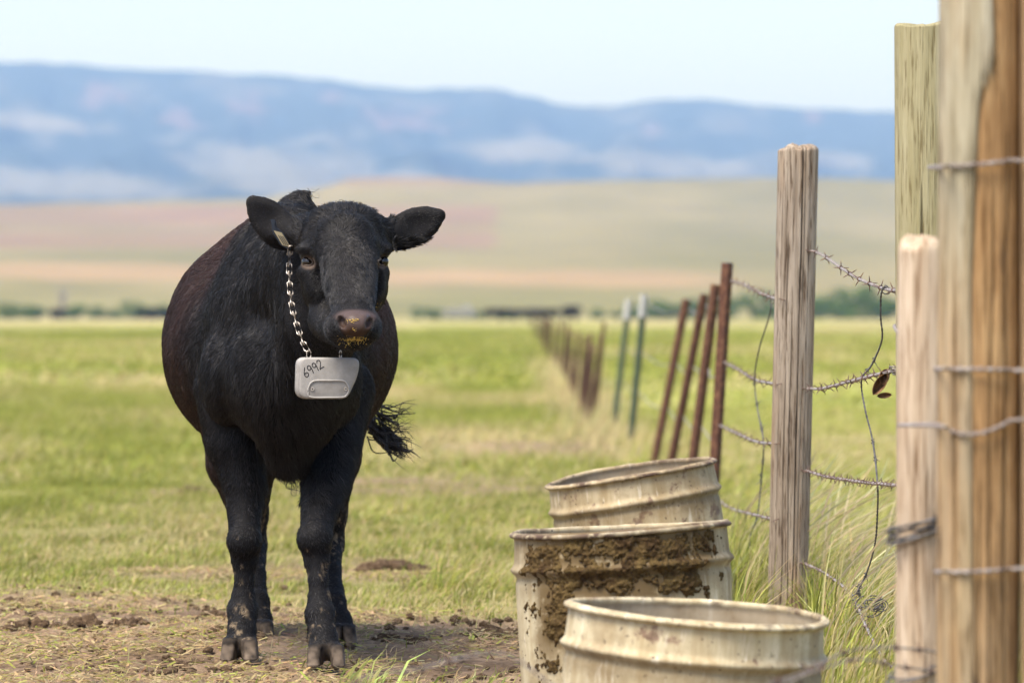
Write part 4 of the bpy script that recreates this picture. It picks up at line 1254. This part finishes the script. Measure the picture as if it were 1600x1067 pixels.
# masks: nose pad, hooves, eye skin, mud, brown flank
def blob(px, py, rx, ry, soft=.35):
    return sstep(1 + soft, 1 - soft, np.sqrt(((PX - px) / rx) ** 2 + ((PY - py) / ry) ** 2))
headm = (V[:, 1] < 16.0)
pad = np.maximum(blob(555, 508, 24, 20, .18), blob(556, 494, 31, 10, .3)) * (V[:, 1] < 15.60)
nz = fbm3(V[:, 0] * 55, V[:, 1] * 55, V[:, 2] * 55, 3, 9)
eyem = np.maximum(blob(482.5, 410, 13, 10.5, .3), blob(597, 409.5, 9.5, 10.5, .3)) * headm
red = sstep(16.60, 16.85, V[:, 1]) * np.clip(.75 + .6 * fbm3(V[:, 0] * 3, V[:, 1] * 3, V[:, 2] * 3, 2, 4), 0, 1) * sstep(.35, .6, V[:, 2])
hoof = sstep(.068, .050, V[:, 2] + .008 * nz)
mudm = sstep(.46, .34, V[:, 2]) * sstep(.16, .40, fbm3(V[:, 0] * 14, V[:, 1] * 14, V[:, 2] * 7, 2, 19) * .55 + fbm3(V[:, 0] * 120, V[:, 1] * 120, V[:, 2] * 40, 3, 23) * .75 + .12 * (V[:, 1] > 17) - .20) * (1 - hoof)
blk = np.array([.0085, .0080, .0085])
c = np.tile(blk, (len(V), 1))
def lay(c, m_, col): return c * (1 - m_[:, None]) + np.asarray(col)[None, :] * m_[:, None]
c = lay(c, red * .8, (.026, .011, .007))
c = lay(c, eyem * .85, (.125, .092, .070))
padc = lerp3(np.array([.075, .053, .047]), np.array([.040, .022, .014]), sstep(498, 520, PY + 12 * nz))
c = c * (1 - pad[:, None]) + padc * pad[:, None]
c = lay(c, mudm * .8, (.20, .150, .095))
c = lay(c, hoof * .95, (.105, .080, .058)) * (1 + 1.2 * hoof * np.clip(nz - .4 * sstep(.02, .06, V[:, 2]), -.7, .8))[:, None]
set_col(me, c)
bm_ = M('cow_hide', .8, .12)
bn = bm_.noise(bm_.coord(), 120, 4, .6)
bm_.color(bm_.attr()).bump(bn, .35, .004)
set_f(me, 'pad', pad)
bm_.rough(bm_.math('SUBTRACT', .75, bm_.math('MULTIPLY', bm_.attr('pad', 'Fac'), .38)))
body = obj('body', me, bm_.m, cow)
bvh = BVHTree.FromPolygons(V.tolist(), F.tolist())
def hit(px, py, off=0.0):
    """where the view ray through a photo pixel meets the cow; off = metres pulled toward the viewer"""
    o = Vector((0, 0, EYE)); dr = (Vector(P(px, py, 16)) - o).normalized()
    loc, nrm, ix, dist = bvh.ray_cast(o, dr)
    if loc is None: return None, None
    return np.array(loc) - np.array(dr) * off, np.array(nrm)
# eyes
lidm = M('eyelid_skin', .6, .3); lidm.color((.11, .080, .060))
em = M('cow_eye', .05, .6); em.color((.006, .004, .003))
for px, py, back_ in ((481.5, 409.5, .0066), (597.5, 409, .0060)):
    d = float(hit(px, py)[0][1]) + back_
    bm2 = bmesh.new(); bmesh.ops.create_uvsphere(bm2, u_segments=32, v_segments=20, radius=.0175)
    e = bpy.data.meshes.new('eye'); bm2.to_mesh(e); bm2.free()
    e.polygons.foreach_set('use_smooth', [True] * len(e.polygons))
    obj('eye', e, em.m, cow, tuple(P(px, py, d) - cow_o))
    # lids: a soft ring of dark skin round the visible slit
    t = np.linspace(0, 2 * np.pi, 40, endpoint=False); ring = []
    for a_ in t:
        qx, qy = px + 7.6 * math.cos(a_), py + 5.6 * math.sin(a_) * (1.0 if math.sin(a_) > 0 else .85) + (1.2 if px < 540 else -1.2) * math.cos(a_) * 0
        h_, n_ = hit(qx, qy, .0012)
        ring.append(h_ if h_ is not None else P(qx, qy, d - .012))
    ring = np.array(ring); ring[:, 1] = np.minimum(ring[:, 1], d + .004)
    V_, F_ = tube_np(ring, .0032 + .0010 * (np.sin(t) < 0), 8, closed=True)
    obj('eyelid', mesh_np('eyelid', V_ - cow_o, F_), lidm.m, cow)
# ------------------------------------------------------------------ coat
hm_ = M('cow_hair', .44, .27)
hm_.color(hm_.attr('hcol'))
g = np.random.default_rng(5)
tri = np.concatenate([F[:, [0, 1, 2]], F[:, [0, 2, 3]]])
A_, B_, C_ = V[tri[:, 0]], V[tri[:, 1]], V[tri[:, 2]]
ar = np.linalg.norm(np.cross(B_ - A_, C_ - A_), axis=1) / 2
ctr = (A_ + B_ + C_) / 3
cpx, cpy = HX + ctr[:, 0] / ctr[:, 1] * FPX, HY - (ctr[:, 2] - EYE) / ctr[:, 1] * FPX
ishead = (ctr[:, 1] < 16.06)
padT = pad[tri].max(1); eyeT = eyem[tri].max(1); hoofT = hoof[tri].max(1)
facing = (N[tri[:, 0]][:, 1] < .45)
dens = np.where(ishead, 190000., 62000.) * (padT < .35) * (eyeT < .30) * (hoofT < .25) * np.where(facing, 1, .2)
dens = np.where(ctr[:, 2] < .35, dens * .8, dens)
p_ = dens * ar; nh = int(p_.sum())
ti = g.choice(len(tri), nh, p=p_ / p_.sum())
u = g.random(nh); w = g.random(nh); sw = u + w > 1; u[sw] = 1 - u[sw]; w[sw] = 1 - w[sw]
R0 = A_[ti] * (1 - u - w)[:, None] + B_[ti] * u[:, None] + C_[ti] * w[:, None]
Nn = N[tri[ti, 0]] * (1 - u - w)[:, None] + N[tri[ti, 1]] * u[:, None] + N[tri[ti, 2]] * w[:, None]
Nn /= np.linalg.norm(Nn, axis=1)[:, None] + 1e-9
hpx, hpy = HX + R0[:, 0] / R0[:, 1] * FPX, HY - (R0[:, 2] - EYE) / R0[:, 1] * FPX
hd = R0[:, 1] < 16.06
earm = hd & (((hpx < 462) & (hpy < 400)) | ((hpx > 612) & (hpy < 400)))
face = hd & ~earm
flow = np.tile(np.array([0., .45, -.9]), (nh, 1))
flow[:, 0] = .22 * np.sign(R0[:, 0] - P(440, 0, R0[:, 1].mean())[0])
wh = P(540, 392, 15.80)                                        # whorl on the forehead: hair runs outward from it
out_ = R0 - wh; out_ /= np.linalg.norm(out_, axis=1)[:, None] + 1e-6
flow[face] = out_[face] * np.array([1.0, .8, 1.0]) + np.array([0, .15, -.1])
el = earm & (hpx < 540); er = earm & (hpx > 540)
flow[el] = EARL[1] + np.array([0, -.2, -.15]); flow[er] = EARR[1] + np.array([0, -.2, -.15])
s1 = 24.0
tw = np.stack([fbm3(R0[:, 0] * s1, R0[:, 1] * s1, R0[:, 2] * s1 * .5, 2, k_) for k_ in (11, 12, 13)], -1)
s2 = 70.0
tw2 = np.stack([vnoise3(R0[:, 0] * s2, R0[:, 1] * s2, R0[:, 2] * s2 * .4, k_) for k_ in (14, 15, 16)], -1)
flow = flow + .55 * tw + .35 * tw2 + .16 * g.standard_normal((nh, 3))
Tn = flow - (flow * Nn).sum(1)[:, None] * Nn
Tn /= np.linalg.norm(Tn, axis=1)[:, None] + 1e-9
ln = np.where(face, .014, .021)
ln = np.where(face, .013 + .017 * sstep(368, 335, hpy), ln)
ln = np.where(earm, .007 + .014 * (hpy > 374), ln)
ln = np.where((~hd), .011 + (ln - .011) * sstep(.38, .72, R0[:, 2]), ln)
ln = np.where((~hd) & (hpx > 400) & (hpx < 560) & (hpy > 560) & (hpy < 780) & (R0[:, 1] < 16.7), .036, ln)
ln = np.where(face & (hpy > 470), .007, ln)
ln = ln * g.uniform(.6, 1.25, nh)
lift = np.where(face, .28 + .45 * sstep(366, 330, hpy), .26) * g.uniform(.5, 1.5, nh)
pts = []
for t in (0, .35, .7, 1.0):
    pts.append(R0 - Nn * .001 + Tn * (ln * t)[:, None] + Nn * (ln * lift * (t - .45 * t * t))[:, None] + np.array([0, 0, -1]) * (.10 * ln * t * t)[:, None])
pts = np.stack(pts, 1)
hc = bpy.data.hair_curves.new('coat')
hc.add_curves([4] * nh)
hc.attributes['position'].data.foreach_set('vector', (pts - cow_o).astype(np.float32).ravel())
ra = hc.attributes.get('radius') or hc.attributes.new('radius', 'FLOAT', 'POINT')
ra.data.foreach_set('value', (np.array([.00060, .00058, .00045, .0001], np.float32)[None, :] * g.uniform(.7, 1.5, (nh, 1)).astype(np.float32)).ravel())
hredb = red[tri[ti, 0]]; hmud = mudm[tri[ti, 0]]
hcol = np.tile(np.array([.0075, .0068, .0066]), (nh, 1)) * (1 + .8 * np.clip(tw[:, :1] + tw2[:, :1], -.6, 1.4)) * g.uniform(.5, 1.6, (nh, 1)) * np.where(g.random((nh, 1)) < .10, 3.2, 1.0)
hcol = lay(hcol, hredb * g.uniform(.2, 1, nh), (.050, .019, .011))
hcol = lay(hcol, np.clip(hmud * 1.2, 0, 1) * .9, (.23, .175, .115))
dry = np.clip(.6 * np.exp(-((hpx - 546) / 12) ** 2 - ((hpy - 400) / 32) ** 2), 0, 1) * face * (g.random(nh) < .5)
hcol = lay(hcol, dry, (.05, .043, .036))
at = hc.attributes.new('hcol', 'FLOAT_COLOR', 'CURVE')
at.data.foreach_set('color', np.concatenate([hcol.clip(.001, 1), np.ones((nh, 1))], 1).astype(np.float32).ravel())
hc.materials.append(hm_.m)
coat = bpy.data.objects.new('coat', hc); COL.objects.link(coat); coat.parent = cow
# tail switch and withers tuft: tapering locks of hair
def locks(name, roots, ends, bend, r0, seed, sub=7):
    gg = np.random.default_rng(seed); parts = []
    for a, b in zip(roots, ends):
        for k in range(sub):
            a2 = a + gg.normal(0, .010, 3); b2 = b + gg.normal(0, .016, 3)
            m1 = a2 + (b2 - a2) * .35 + bend + gg.normal(0, .012, 3); m2 = a2 + (b2 - a2) * .7 + bend * .6 + gg.normal(0, .014, 3)
            parts.append(tube_np(spline([a2, m1, m2, b2], 14), r0 * np.linspace(1, .12, 14) * gg.uniform(.5, 1.2), 5))
    V_, F_ = join_np(parts)
    return obj(name, mesh_np(name, V_ - cow_o, F_), bm_hair.m, cow)
bm_hair = M('tail_hair', .45, .5); bm_hair.color((.010, .0085, .008))
d_ = 17.93
ends = [(641, 641), (645, 645), (637, 668), (648, 690), (634, 694), (638, 714), (632, 711), (622, 700), (640, 655), (618, 690), (628, 705)]
roots = [(588, 635), (590, 642), (590, 650), (585, 655), (585, 662), (588, 668), (592, 672), (584, 672), (594, 650), (582, 676), (598, 684)]
locks('tail_switch', [P(*a, d_) for a in roots], [P(*b, d_) for b in ends], np.array([0, 0, -.012]), .0030, 3, 7)
roots2 = [(584, 660), (586, 668), (590, 676), (594, 682), (600, 688), (588, 672)]
locks('tail_switch', [P(*a, d_) for a in roots2], [P(612 + 5 * i, 692 + 3 * i, d_) for i in range(6)], np.array([0, 0, -.010]), .0055, 4, 9)
locks('withers_tuft', [P(470, 306, 16.62), P(478, 303, 16.62)], [P(490, 299, 16.62), P(493, 298, 16.62)], np.array([0.0, 0, .0]), .0007, 5, 4)
locks('navel_hair', [P(446, 742, 16.36), P(452, 742, 16.36)], [P(466, 764, 16.36), P(469, 768, 16.36)], np.array([0, 0, -.004]), .0016, 6, 6)
# feed crumbs on nose and lips
cm = M('feed_crumbs', .8, .2); cm.color((.55, .38, .10))
parts = []
gg = np.random.default_rng(9)
bmi = bmesh.new(); bmesh.ops.create_icosphere(bmi, subdivisions=1, radius=1)
iV = np.array([v.co[:] for v in bmi.verts]); iF = np.array([[v.index for v in f.verts] for f in bmi.faces]); bmi.free()
spots = [(gg.normal(553, 6.5), gg.normal(500.5, 1.6)) for _ in range(45)] + [(gg.normal(553, 9.5), gg.normal(530, 1.8)) for _ in range(170)] + [(gg.normal(552, 13), gg.normal(536, 3.5)) for _ in range(60)] + [(gg.normal(553, 3), gg.normal(514, 2.2)) for _ in range(8)] + [(gg.normal(588, 2), gg.normal(434, 2)) for _ in range(3)] + [(gg.normal(592, 5), gg.normal(475, 5)) for _ in range(10)]
for a, b in spots:
    p0, n0 = hit(a, b, .001)
    if p0 is not None and p0[1] < 15.9:
        parts.append((iV * (.0007 + .0009 * gg.random()) * gg.uniform(.7, 1.3, 3) + p0 - cow_o, iF))
Vc, Fc = join_np(parts)
tag(obj('feed_crumbs', mesh_np('feed_crumbs', Vc, Fc), cm.m, cow), kind='stuff')

# ================================================================== neck chain with the grey box
bx = 15.80
col_o = P(510, 592, bx)
collar = empty('neck_box', tuple(col_o))
tag(collar, 'grey metal box marked 6992 hanging on a steel chain under the cow chin', 'collar')
zm = M('dull_grey_casting', .55, .45)
zn = zm.noise(zm.coord(), 45, 5, .6)
zm.color(zm.ramp(zn, [(.3, (.25, .235, .215)), (.6, (.31, .295, .275)), (.8, (.37, .355, .335))])).bump(zm.noise(zm.coord(), 260, 3, .6), .12, .001)
zm.b.inputs['Metallic'].default_value = .15
cmn = M('chain_steel', .38, .5); cmn.color(cmn.ramp(cmn.noise(cmn.coord(), 80, 3, .6), [(.35, (.33, .28, .23)), (.65, (.58, .53, .47))])); cmn.b.inputs['Metallic'].default_value = .55
ink = M('marker_ink', .6, .2); ink.color((.012, .012, .014))
s_ = bx / FPX
def rounded(poly, rad, n=7):
    poly = np.asarray(poly, float); out = []; m_ = len(poly)
    for i in range(m_):
        a, b, c_ = poly[i - 1], poly[i], poly[(i + 1) % m_]
        d1 = (a - b) / np.linalg.norm(a - b); d2 = (c_ - b) / np.linalg.norm(c_ - b)
        r_ = rad[i]
        for t in np.linspace(0, 1, n):
            p0, p1 = b + d1 * r_, b + d2 * r_
            out.append((1 - t) ** 2 * p0 + 2 * t * (1 - t) * b + t * t * p1)
    return np.array(out)
def prism(poly_px, rad, levels):
    """poly in photo pixels round the box centre; levels: (inset px, depth m) from back to front"""
    base_ = rounded([(x - 510, 592 - y) for x, y in poly_px], rad)
    c0 = base_.mean(0); n_ = len(base_); V_ = []
    T_ = np.roll(base_, -1, 0) - np.roll(base_, 1, 0)
    Nn_ = np.stack([T_[:, 1], -T_[:, 0]], -1); Nn_ /= np.linalg.norm(Nn_, axis=1)[:, None]
    if ((base_ - c0) * Nn_).sum() < 0: Nn_ = -Nn_
    for ins_, dep in levels:
        q = base_ - Nn_ * ins_
        V_.append(np.stack([q[:, 0] * s_, np.full(n_, -dep), q[:, 1] * s_], -1))
    V_ = np.concatenate(V_ + [np.array([[c0[0] * s_, -levels[0][1], c0[1] * s_], [c0[0] * s_, -levels[-1][1], c0[1] * s_]])])
    L_ = len(levels); j = np.arange(n_); j2 = (j + 1) % n_
    return V_, [grid_faces(L_, n_, True), np.concatenate([np.stack([j2, j, np.full(n_, L_ * n_)], -1), np.stack([(L_ - 1) * n_ + j, (L_ - 1) * n_ + j2, np.full(n_, L_ * n_ + 1)], -1)])]
outl = [(463, 558), (561, 559), (559, 585), (541, 623), (461, 623)]
rd_ = [13, 12, 12, 12, 18]
V_, F_ = prism(outl, rd_, [(2.5, -.030), (0, -.026), (0, .0), (1.2, .004)])
case = obj('case', mesh_np('case', V_, F_), zm.m, collar)
case.rotation_euler = (0, 0, .13)
V_, F_ = prism([(467, 558), (562, 559), (559, 586), (542, 623), (466, 623)], [13, 13, 12, 12, 16], [(2.4, .0035), (2.2, .0060), (.0, .0068), (0, .013), (1.4, .016), (4.0, .0175)])
lid = obj('lid', mesh_np('lid', V_, F_), zm.m, collar)
lid.rotation_euler = (0, 0, .13)
arch = [P(*q, bx) - col_o for q in ((481, 619), (480.5, 608), (485, 598), (494, 594.5), (514, 594.5), (532, 594.5), (540, 598), (544.5, 607), (541, 617), (534, 620.5), (512, 621), (490, 621))]
ap = spline(arch + [arch[0]], 110)[:-1]; ap[:, 1] = -.0188
V_, F_ = tube_np(ap, .0030, 8, closed=True)
obj('ridge', mesh_np('ridge', V_, F_), zm.m, lid)
for px in (487, 539.5):
    parts = []
    bmc = bmesh.new(); bmesh.ops.create_cone(bmc, cap_ends=True, segments=20, radius1=.0058, radius2=.0048, depth=.004, matrix=Matrix.Rotation(math.pi / 2, 4, 'X'))
    e = bpy.data.meshes.new('screw'); bmc.to_mesh(e); bmc.free()
    so = obj('screw', e, cmn.m, lid, tuple(P(px, 607.5, bx) - col_o + np.array([0, -.019, 0])))
    bmc = bmesh.new(); bmesh.ops.create_cone(bmc, cap_ends=True, segments=6, radius1=.0022, radius2=.0022, depth=.0012, matrix=Matrix.Rotation(math.pi / 2, 4, 'X'))
    e = bpy.data.meshes.new('socket'); bmc.to_mesh(e); bmc.free()
    obj('socket', e, ink.m, so, (0, -.0018, 0))
# hand-written number, as flattened pen strokes; unit box then rotated
dig = {'6': [(.62, 1.0), (.30, .62), (.12, .25), (.22, .02), (.50, 0), (.66, .22), (.52, .42), (.24, .34)],
       '9': [(.62, .80), (.42, .98), (.18, .85), (.16, .60), (.36, .48), (.58, .62), (.63, .84), (.62, .45), (.58, 0)],
       '2': [(.12, .78), (.28, .98), (.55, .92), (.58, .66), (.34, .30), (.10, .04), (.40, .08), (.74, .06)]}
org = np.array([475.5, 590.0]); ca, sa = math.cos(.50), math.sin(.50); hx = 14.5; adv = 8.6
for i, ch in enumerate('6992'):
    q = np.array(dig[ch]) * np.array([hx * .80, hx if ch != '6' else hx * 1.0]) + np.array([i * adv, 0])
    pxs = org[0] + q[:, 0] * ca - q[:, 1] * sa; pys = org[1] - (q[:, 0] * sa + q[:, 1] * ca)
    pts_ = np.stack([(pxs - 510) * s_, np.zeros(len(q)), (592 - pys) * s_], -1)
    V_, F_ = tube_np(spline(pts_, 34), .00130, 6)
    V_[:, 1] = V_[:, 1] * .5 - .0178
    obj('digit', mesh_np('digit', V_, F_), ink.m, lid)
# rings and chain
def link_mesh(L_, W_, r_):
    t = np.linspace(0, 2 * np.pi, 28, endpoint=False)
    x_ = np.sign(np.cos(t)) * np.abs(np.cos(t)) ** .8 * W_ / 2
    z_ = np.clip(np.sin(t), -1, 1) * W_ / 2 + np.sign(np.sin(t)) * (L_ - W_) / 2 * (np.abs(np.sin(t)) > .05)
    V_, F_ = tube_np(np.stack([x_, np.zeros(28), z_], -1), r_, 8, closed=True)
    return mesh_np('chain_link', V_, F_)
lk = link_mesh(.046, .0155, .0020); lk.materials.append(cmn.m)
rk = link_mesh(.020, .014, .0016); rk.materials.append(cmn.m)
for px, rz in ((482.5, .6), (532, 1.2)):
    o = obj('ring', rk, None, collar, tuple(P(px, 553.5, bx) - col_o + np.array([0, -.004, 0]))); o.rotation_euler = (0, 0, rz)
path = [(454, 388), (452.5, 405), (452, 425), (453, 445), (454.5, 465), (457.5, 484), (463, 504), (469.5, 524), (476, 540), (482, 550)]
n_l = len(path) * 1
pw = []
for a, b in path:
    p0, n0 = hit(a, b, .008)
    pw.append(P(a, b, 15.9) if p0 is None else p0)
pw = np.array(pw)
tgt = np.linspace(pw[0, 1], bx, len(pw)); 
dd = np.minimum(pw[:, 1], np.maximum.accumulate(pw[::-1, 1])[::-1]); dd = np.minimum(dd, np.linspace(16.05, bx - .0, len(dd)))
pw = np.array([P(a, b, q) for (a, b), q in zip(path, dd)])
sp_ = spline(pw, 400); L_ = np.concatenate([[0], np.cumsum(np.linalg.norm(np.diff(sp_, axis=0), axis=1))])
q = .010; i = 0
while q < L_[-1] - .012:
    k = np.searchsorted(L_, q); tdir = Vector(sp_[min(k + 8, 399)] - sp_[max(k - 8, 0)]).normalized()
    o = obj('chain_link', lk, None, collar, tuple(sp_[k] - col_o))
    o.rotation_mode = 'QUATERNION'
    o.rotation_quaternion = Vector((0, 0, -1)).rotation_difference(tdir) @ Matrix.Rotation((.35 if i % 2 == 0 else 1.35), 3, 'Z').to_quaternion()
    q += .036; i += 1
# chain that runs on round the neck behind the jaw
# ------------------------------------------------------------------ ear tag
et_c, _ = hit(437, 372, .035)
tagm = M('dark_tag_plastic', .5, .4); tagm.color((.055, .060, .070))
tagp = M('tag_print', .6, .3); tagp.color((.62, .50, .28))
d0 = float(et_c[1]) if et_c is not None else 15.97
eo = P(438, 372, d0)
root = empty('ear_tag', tuple(eo))
def quad(pxs, th, off=0.0, slant=.0016):
    q = np.array([P(a, b, d0) - eo for a, b in pxs]); q[:, 1] += np.array([(a - 438) for a, b in pxs]) * slant - off
    V_ = np.concatenate([q, q + np.array([0, th, 0])]); n_ = len(q); j = np.arange(n_); j2 = (j + 1) % n_
    c_ = q.mean(0)
    V_ = np.concatenate([V_, [c_], [c_ + np.array([0, th, 0])]])
    return V_, [np.stack([j, j2, j2 + n_, j + n_], -1), np.concatenate([np.stack([j2, j, np.full(n_, 2 * n_)], -1), np.stack([j + n_, j2 + n_, np.full(n_, 2 * n_ + 1)], -1)])]
V_, F_ = quad([(423, 343), (430, 343), (429, 352), (441, 362), (455, 386), (453, 391), (438, 383), (425, 361), (425, 352)], .002)
obj('plate', mesh_np('plate', V_, F_, False), tagm.m, root)
V_, F_ = quad([(428, 360.5), (440, 363.5), (453.5, 386.5), (441, 383)], .0008, .0012)
obj('print_panel', mesh_np('print_panel', V_, F_, False), tagp.m, root)
for a in (.30, .55, .80):
    x0, x1 = 428 + 12 * a, 441 + 12.5 * a; y0, y1 = 360.5 + 3 * a, 383 + 3.5 * a
    f0, f1 = .28, .93
    pa = (x0 + (x1 - x0) * f0, y0 + (y1 - y0) * f0); pb = (x0 + (x1 - x0) * f1, y0 + (y1 - y0) * f1)
    V_, F_ = quad([(pa[0] - .6, pa[1]), (pa[0] + .6, pa[1]), (pb[0] + .6, pb[1]), (pb[0] - .6, pb[1])], .0006, .0020)
    obj('print_stroke', mesh_np('print_stroke', V_, F_, False), tagm.m, root)
tag(root, 'dark ear tag with cream printed numbers hanging in the ear beside the chain', 'ear tag')
# ================================================================== far vegetation and cattle
lf = M('far_foliage', .8, .1)
lf.color(lf.ramp(lf.noise(lf.coord(), 1.2, 4, .6), [(.3, (.05, .095, .02)), (.55, (.09, .145, .035)), (.75, (.14, .19, .06))]))
bark = M('far_bark', .9, .1); bark.color((.10, .08, .06))
pf = M('silver_foliage', .8, .1)
pf.color(pf.ramp(pf.noise(pf.coord(), 1.2, 4, .6), [(.3, (.30, .30, .25)), (.7, (.52, .50, .45))]))
def crown_np(n, rx, rz, leaf, seed):
    g = np.random.default_rng(seed)
    ncl = 14
    cc = g.normal(0, .45, (ncl, 3)); cc /= np.maximum(1, np.linalg.norm(cc, axis=1))[:, None] * 1.05
    cr = g.uniform(.28, .5, ncl)
    k = g.integers(0, ncl, n)
    u = g.normal(0, 1, (n, 3)); u /= np.linalg.norm(u, axis=1)[:, None]
    c = cc[k] + u * (cr[k] * g.uniform(.55, 1, n) ** .5)[:, None]
    c = c * np.array([rx, rx, rz]) + np.array([0, 0, rz * 1.05])
    c[:, 2] = np.maximum(c[:, 2], .05 * rz)
    a = g.normal(0, 1, (n, 3)); a /= np.linalg.norm(a, axis=1)[:, None]
    b = np.cross(a, g.normal(0, 1, (n, 3))); b /= np.linalg.norm(b, axis=1)[:, None]
    s = leaf * g.uniform(.6, 1.3, n)[:, None]
    V = np.stack([c - a * s, c + b * s * .6, c + a * s, c - b * s * .6], 1).reshape(-1, 3)
    return V, np.arange(len(V)).reshape(-1, 4)
protos = []
for s in range(4):
    cme = mesh_np('crown', *crown_np(1400, 3.2 + .5 * s, 1.9 + .25 * s, .30, 300 + s), False); cme.materials.append(lf.m)
    tp = []
    g = np.random.default_rng(400 + s)
    for k in range(6):
        a = g.uniform(0, 6.28); e = np.array([math.cos(a) * 1.6, math.sin(a) * 1.6, 2.6 * g.uniform(.7, 1.1)])
        tp.append(tube_np(spline([(0, 0, -.2), e * np.array([.3, .3, .45]), e], 7), np.linspace(.16, .05, 7), 6))
    tme = mesh_np('trunk', *join_np(tp)); tme.materials.append(bark.m)
    protos.append((cme, tme))
pme = mesh_np('crown', *crown_np(1000, 2.2, 1.7, .26, 390), False); pme.materials.append(pf.m)
def bush(px, d, sc, k, label, group=None, pale=False):
    x0 = (px - HX) / FPX * d
    root = empty('pale_shrub' if pale else 'willow_shrub', (x0, d, float(gz(x0, d)) - .05))
    root.scale = (sc, sc, sc * .95); root.rotation_euler = (0, 0, k * 1.3)
    obj('crown', pme if pale else protos[k % 4][0], None, root); obj('trunk', protos[k % 4][1], None, root)
    tag(root, label, 'shrub', group)
i = 0
for grp, lst in (('shrubs behind the cow at the far end of the pasture', [(-60, 1010, .8), (-25, 1015, .6), (15, 1000, .62), (38, 1025, .5), (92, 1030, .6), (180, 1030, .5), (255, 1025, .55), (302, 1020, .6), (60, 1020, .75), (120, 1010, .7), (150, 1030, .5), (205, 1005, .62), (235, 1015, .75), (275, 1010, .6), (330, 1020, .7)]),
                 ('shrubs at the far end of the fence line', [(655, 1010, .42), (678, 1000, .62), (742, 1015, .45), (790, 1020, .4), (935, 1020, .38), (960, 1015, .45), (985, 1010, .55), (1035, 1015, .7), (1015, 1020, .62)]),
                 ('dense shrubs beyond the field right of the T-posts', [(1050, 1000, .85), (1090, 1020, .95), (1130, 1005, .9), (1180, 1010, .95), (1225, 1000, 1.0), (1275, 990, 1.0), (1315, 1005, 1.1), (1350, 985, 1.1), (1390, 1000, 1.15), (1440, 990, 1.1), (1500, 1000, 1.1), (1590, 1000, 1.0), (1680, 1000, 1.0)])):
    for px, d, s_ in lst:
        bush(px, d, s_, i, 'green bush among the ' + grp, grp); i += 1
for px, s_ in ((705, .62), (728, .75)):
    bush(px, 985, s_, i, 'pale silvery shrub among green bushes beyond the fence end', 'pale shrubs', True); i += 1
# bare grey tree on the left
tp = []
g = np.random.default_rng(77)
for k in range(14):
    a = g.uniform(0, 6.28); e = np.array([math.cos(a) * 1.5, math.sin(a) * 1.5, 6.6 * g.uniform(.65, 1.1)])
    tp.append(tube_np(spline([(0, 0, -.2), e * np.array([.12, .12, .35]), e * np.array([.6, .6, .75]), e], 9), np.linspace(.17, .05, 9), 6))
gt = M('grey_bark', .9, .1); gt.color((.26, .24, .22))
root = empty('bare_tree', ((97 - HX) / FPX * 1040, 1040, 0))
obj('trunk', mesh_np('trunk', *join_np(tp[:1])), gt.m, root); obj('crown', mesh_np('crown', *join_np(tp[1:])), gt.m, root)
tag(root, 'bare grey tree rising above the far bushes left of the cow', 'tree')
# distant cattle (side on, low detail: a few pixels each)
blk = M('far_black_hide', .9, .02); blk.color((.006, .005, .005))
fv, ff = far_cow()
fme = mesh_np('cow', fv, ff); fme.materials.append(blk.m)
for px, d, rz, s_, lab, grp in ((90, 820, .3, 1.35, 'distant black cow by the bushes left of the near cow', 'distant cattle left of the near cow'), (226, 820, 2.9, 1.3, 'distant black cow by the bushes left of the near cow', 'distant cattle left of the near cow'), (247, 810, .2, 1.35, 'distant black cow by the bushes left of the near cow', 'distant cattle left of the near cow'), (268, 820, 3.3, 1.3, 'distant black cow by the bushes left of the near cow', 'distant cattle left of the near cow'),
                      (770, 700, .1, 1.3, 'distant black cow where the fence line ends', 'distant cattle at the fence end'), (791, 710, 3.0, 1.3, 'distant black cow where the fence line ends', 'distant cattle at the fence end'), (814, 700, .3, 1.25, 'distant black cow where the fence line ends', 'distant cattle at the fence end'), (838, 690, 2.8, 1.3, 'distant black cow where the fence line ends', 'distant cattle at the fence end'), (859, 640, .2, 1.25, 'distant black cow where the fence line ends', 'distant cattle at the fence end'), (892, 640, .8, 1.5, 'distant black cow standing alone right of the far fence stakes', None)):
    x0 = (px - HX) / FPX * d
    o = obj('distant_cow', fme, None, loc=(x0, d, float(gz(x0, d)) - .01))
    o.rotation_euler = (0, 0, rz); o.scale = (s_,) * 3
    tag(o, lab, 'cow', grp)

# ================================================================== hazy air
hb = bmesh.new()
bmesh.ops.create_cube(hb, size=1.0)
hme = bpy.data.meshes.new('haze'); hb.to_mesh(hme); hb.free()
hz_ = bpy.data.objects.new('haze', hme); COL.objects.link(hz_)
hz_.scale = (26000, 15900, 760); hz_.location = (0, 7400, 362)
hmt = bpy.data.materials.new('haze_air'); hmt.use_nodes = True
t = hmt.node_tree; t.nodes.clear()
out = t.nodes.new('ShaderNodeOutputMaterial'); pv = t.nodes.new('ShaderNodeVolumePrincipled')
pv.inputs['Color'].default_value = (.25, .43, .82, 1); pv.inputs['Density'].default_value = 1.1e-4
pv.inputs['Anisotropy'].default_value = 0.0
pv.inputs['Absorption Color'].default_value = (1, 1, 1, 1)
t.links.new(pv.outputs[0], out.inputs['Volume'])
hme.materials.append(hmt)
tag(hz_, kind='stuff')
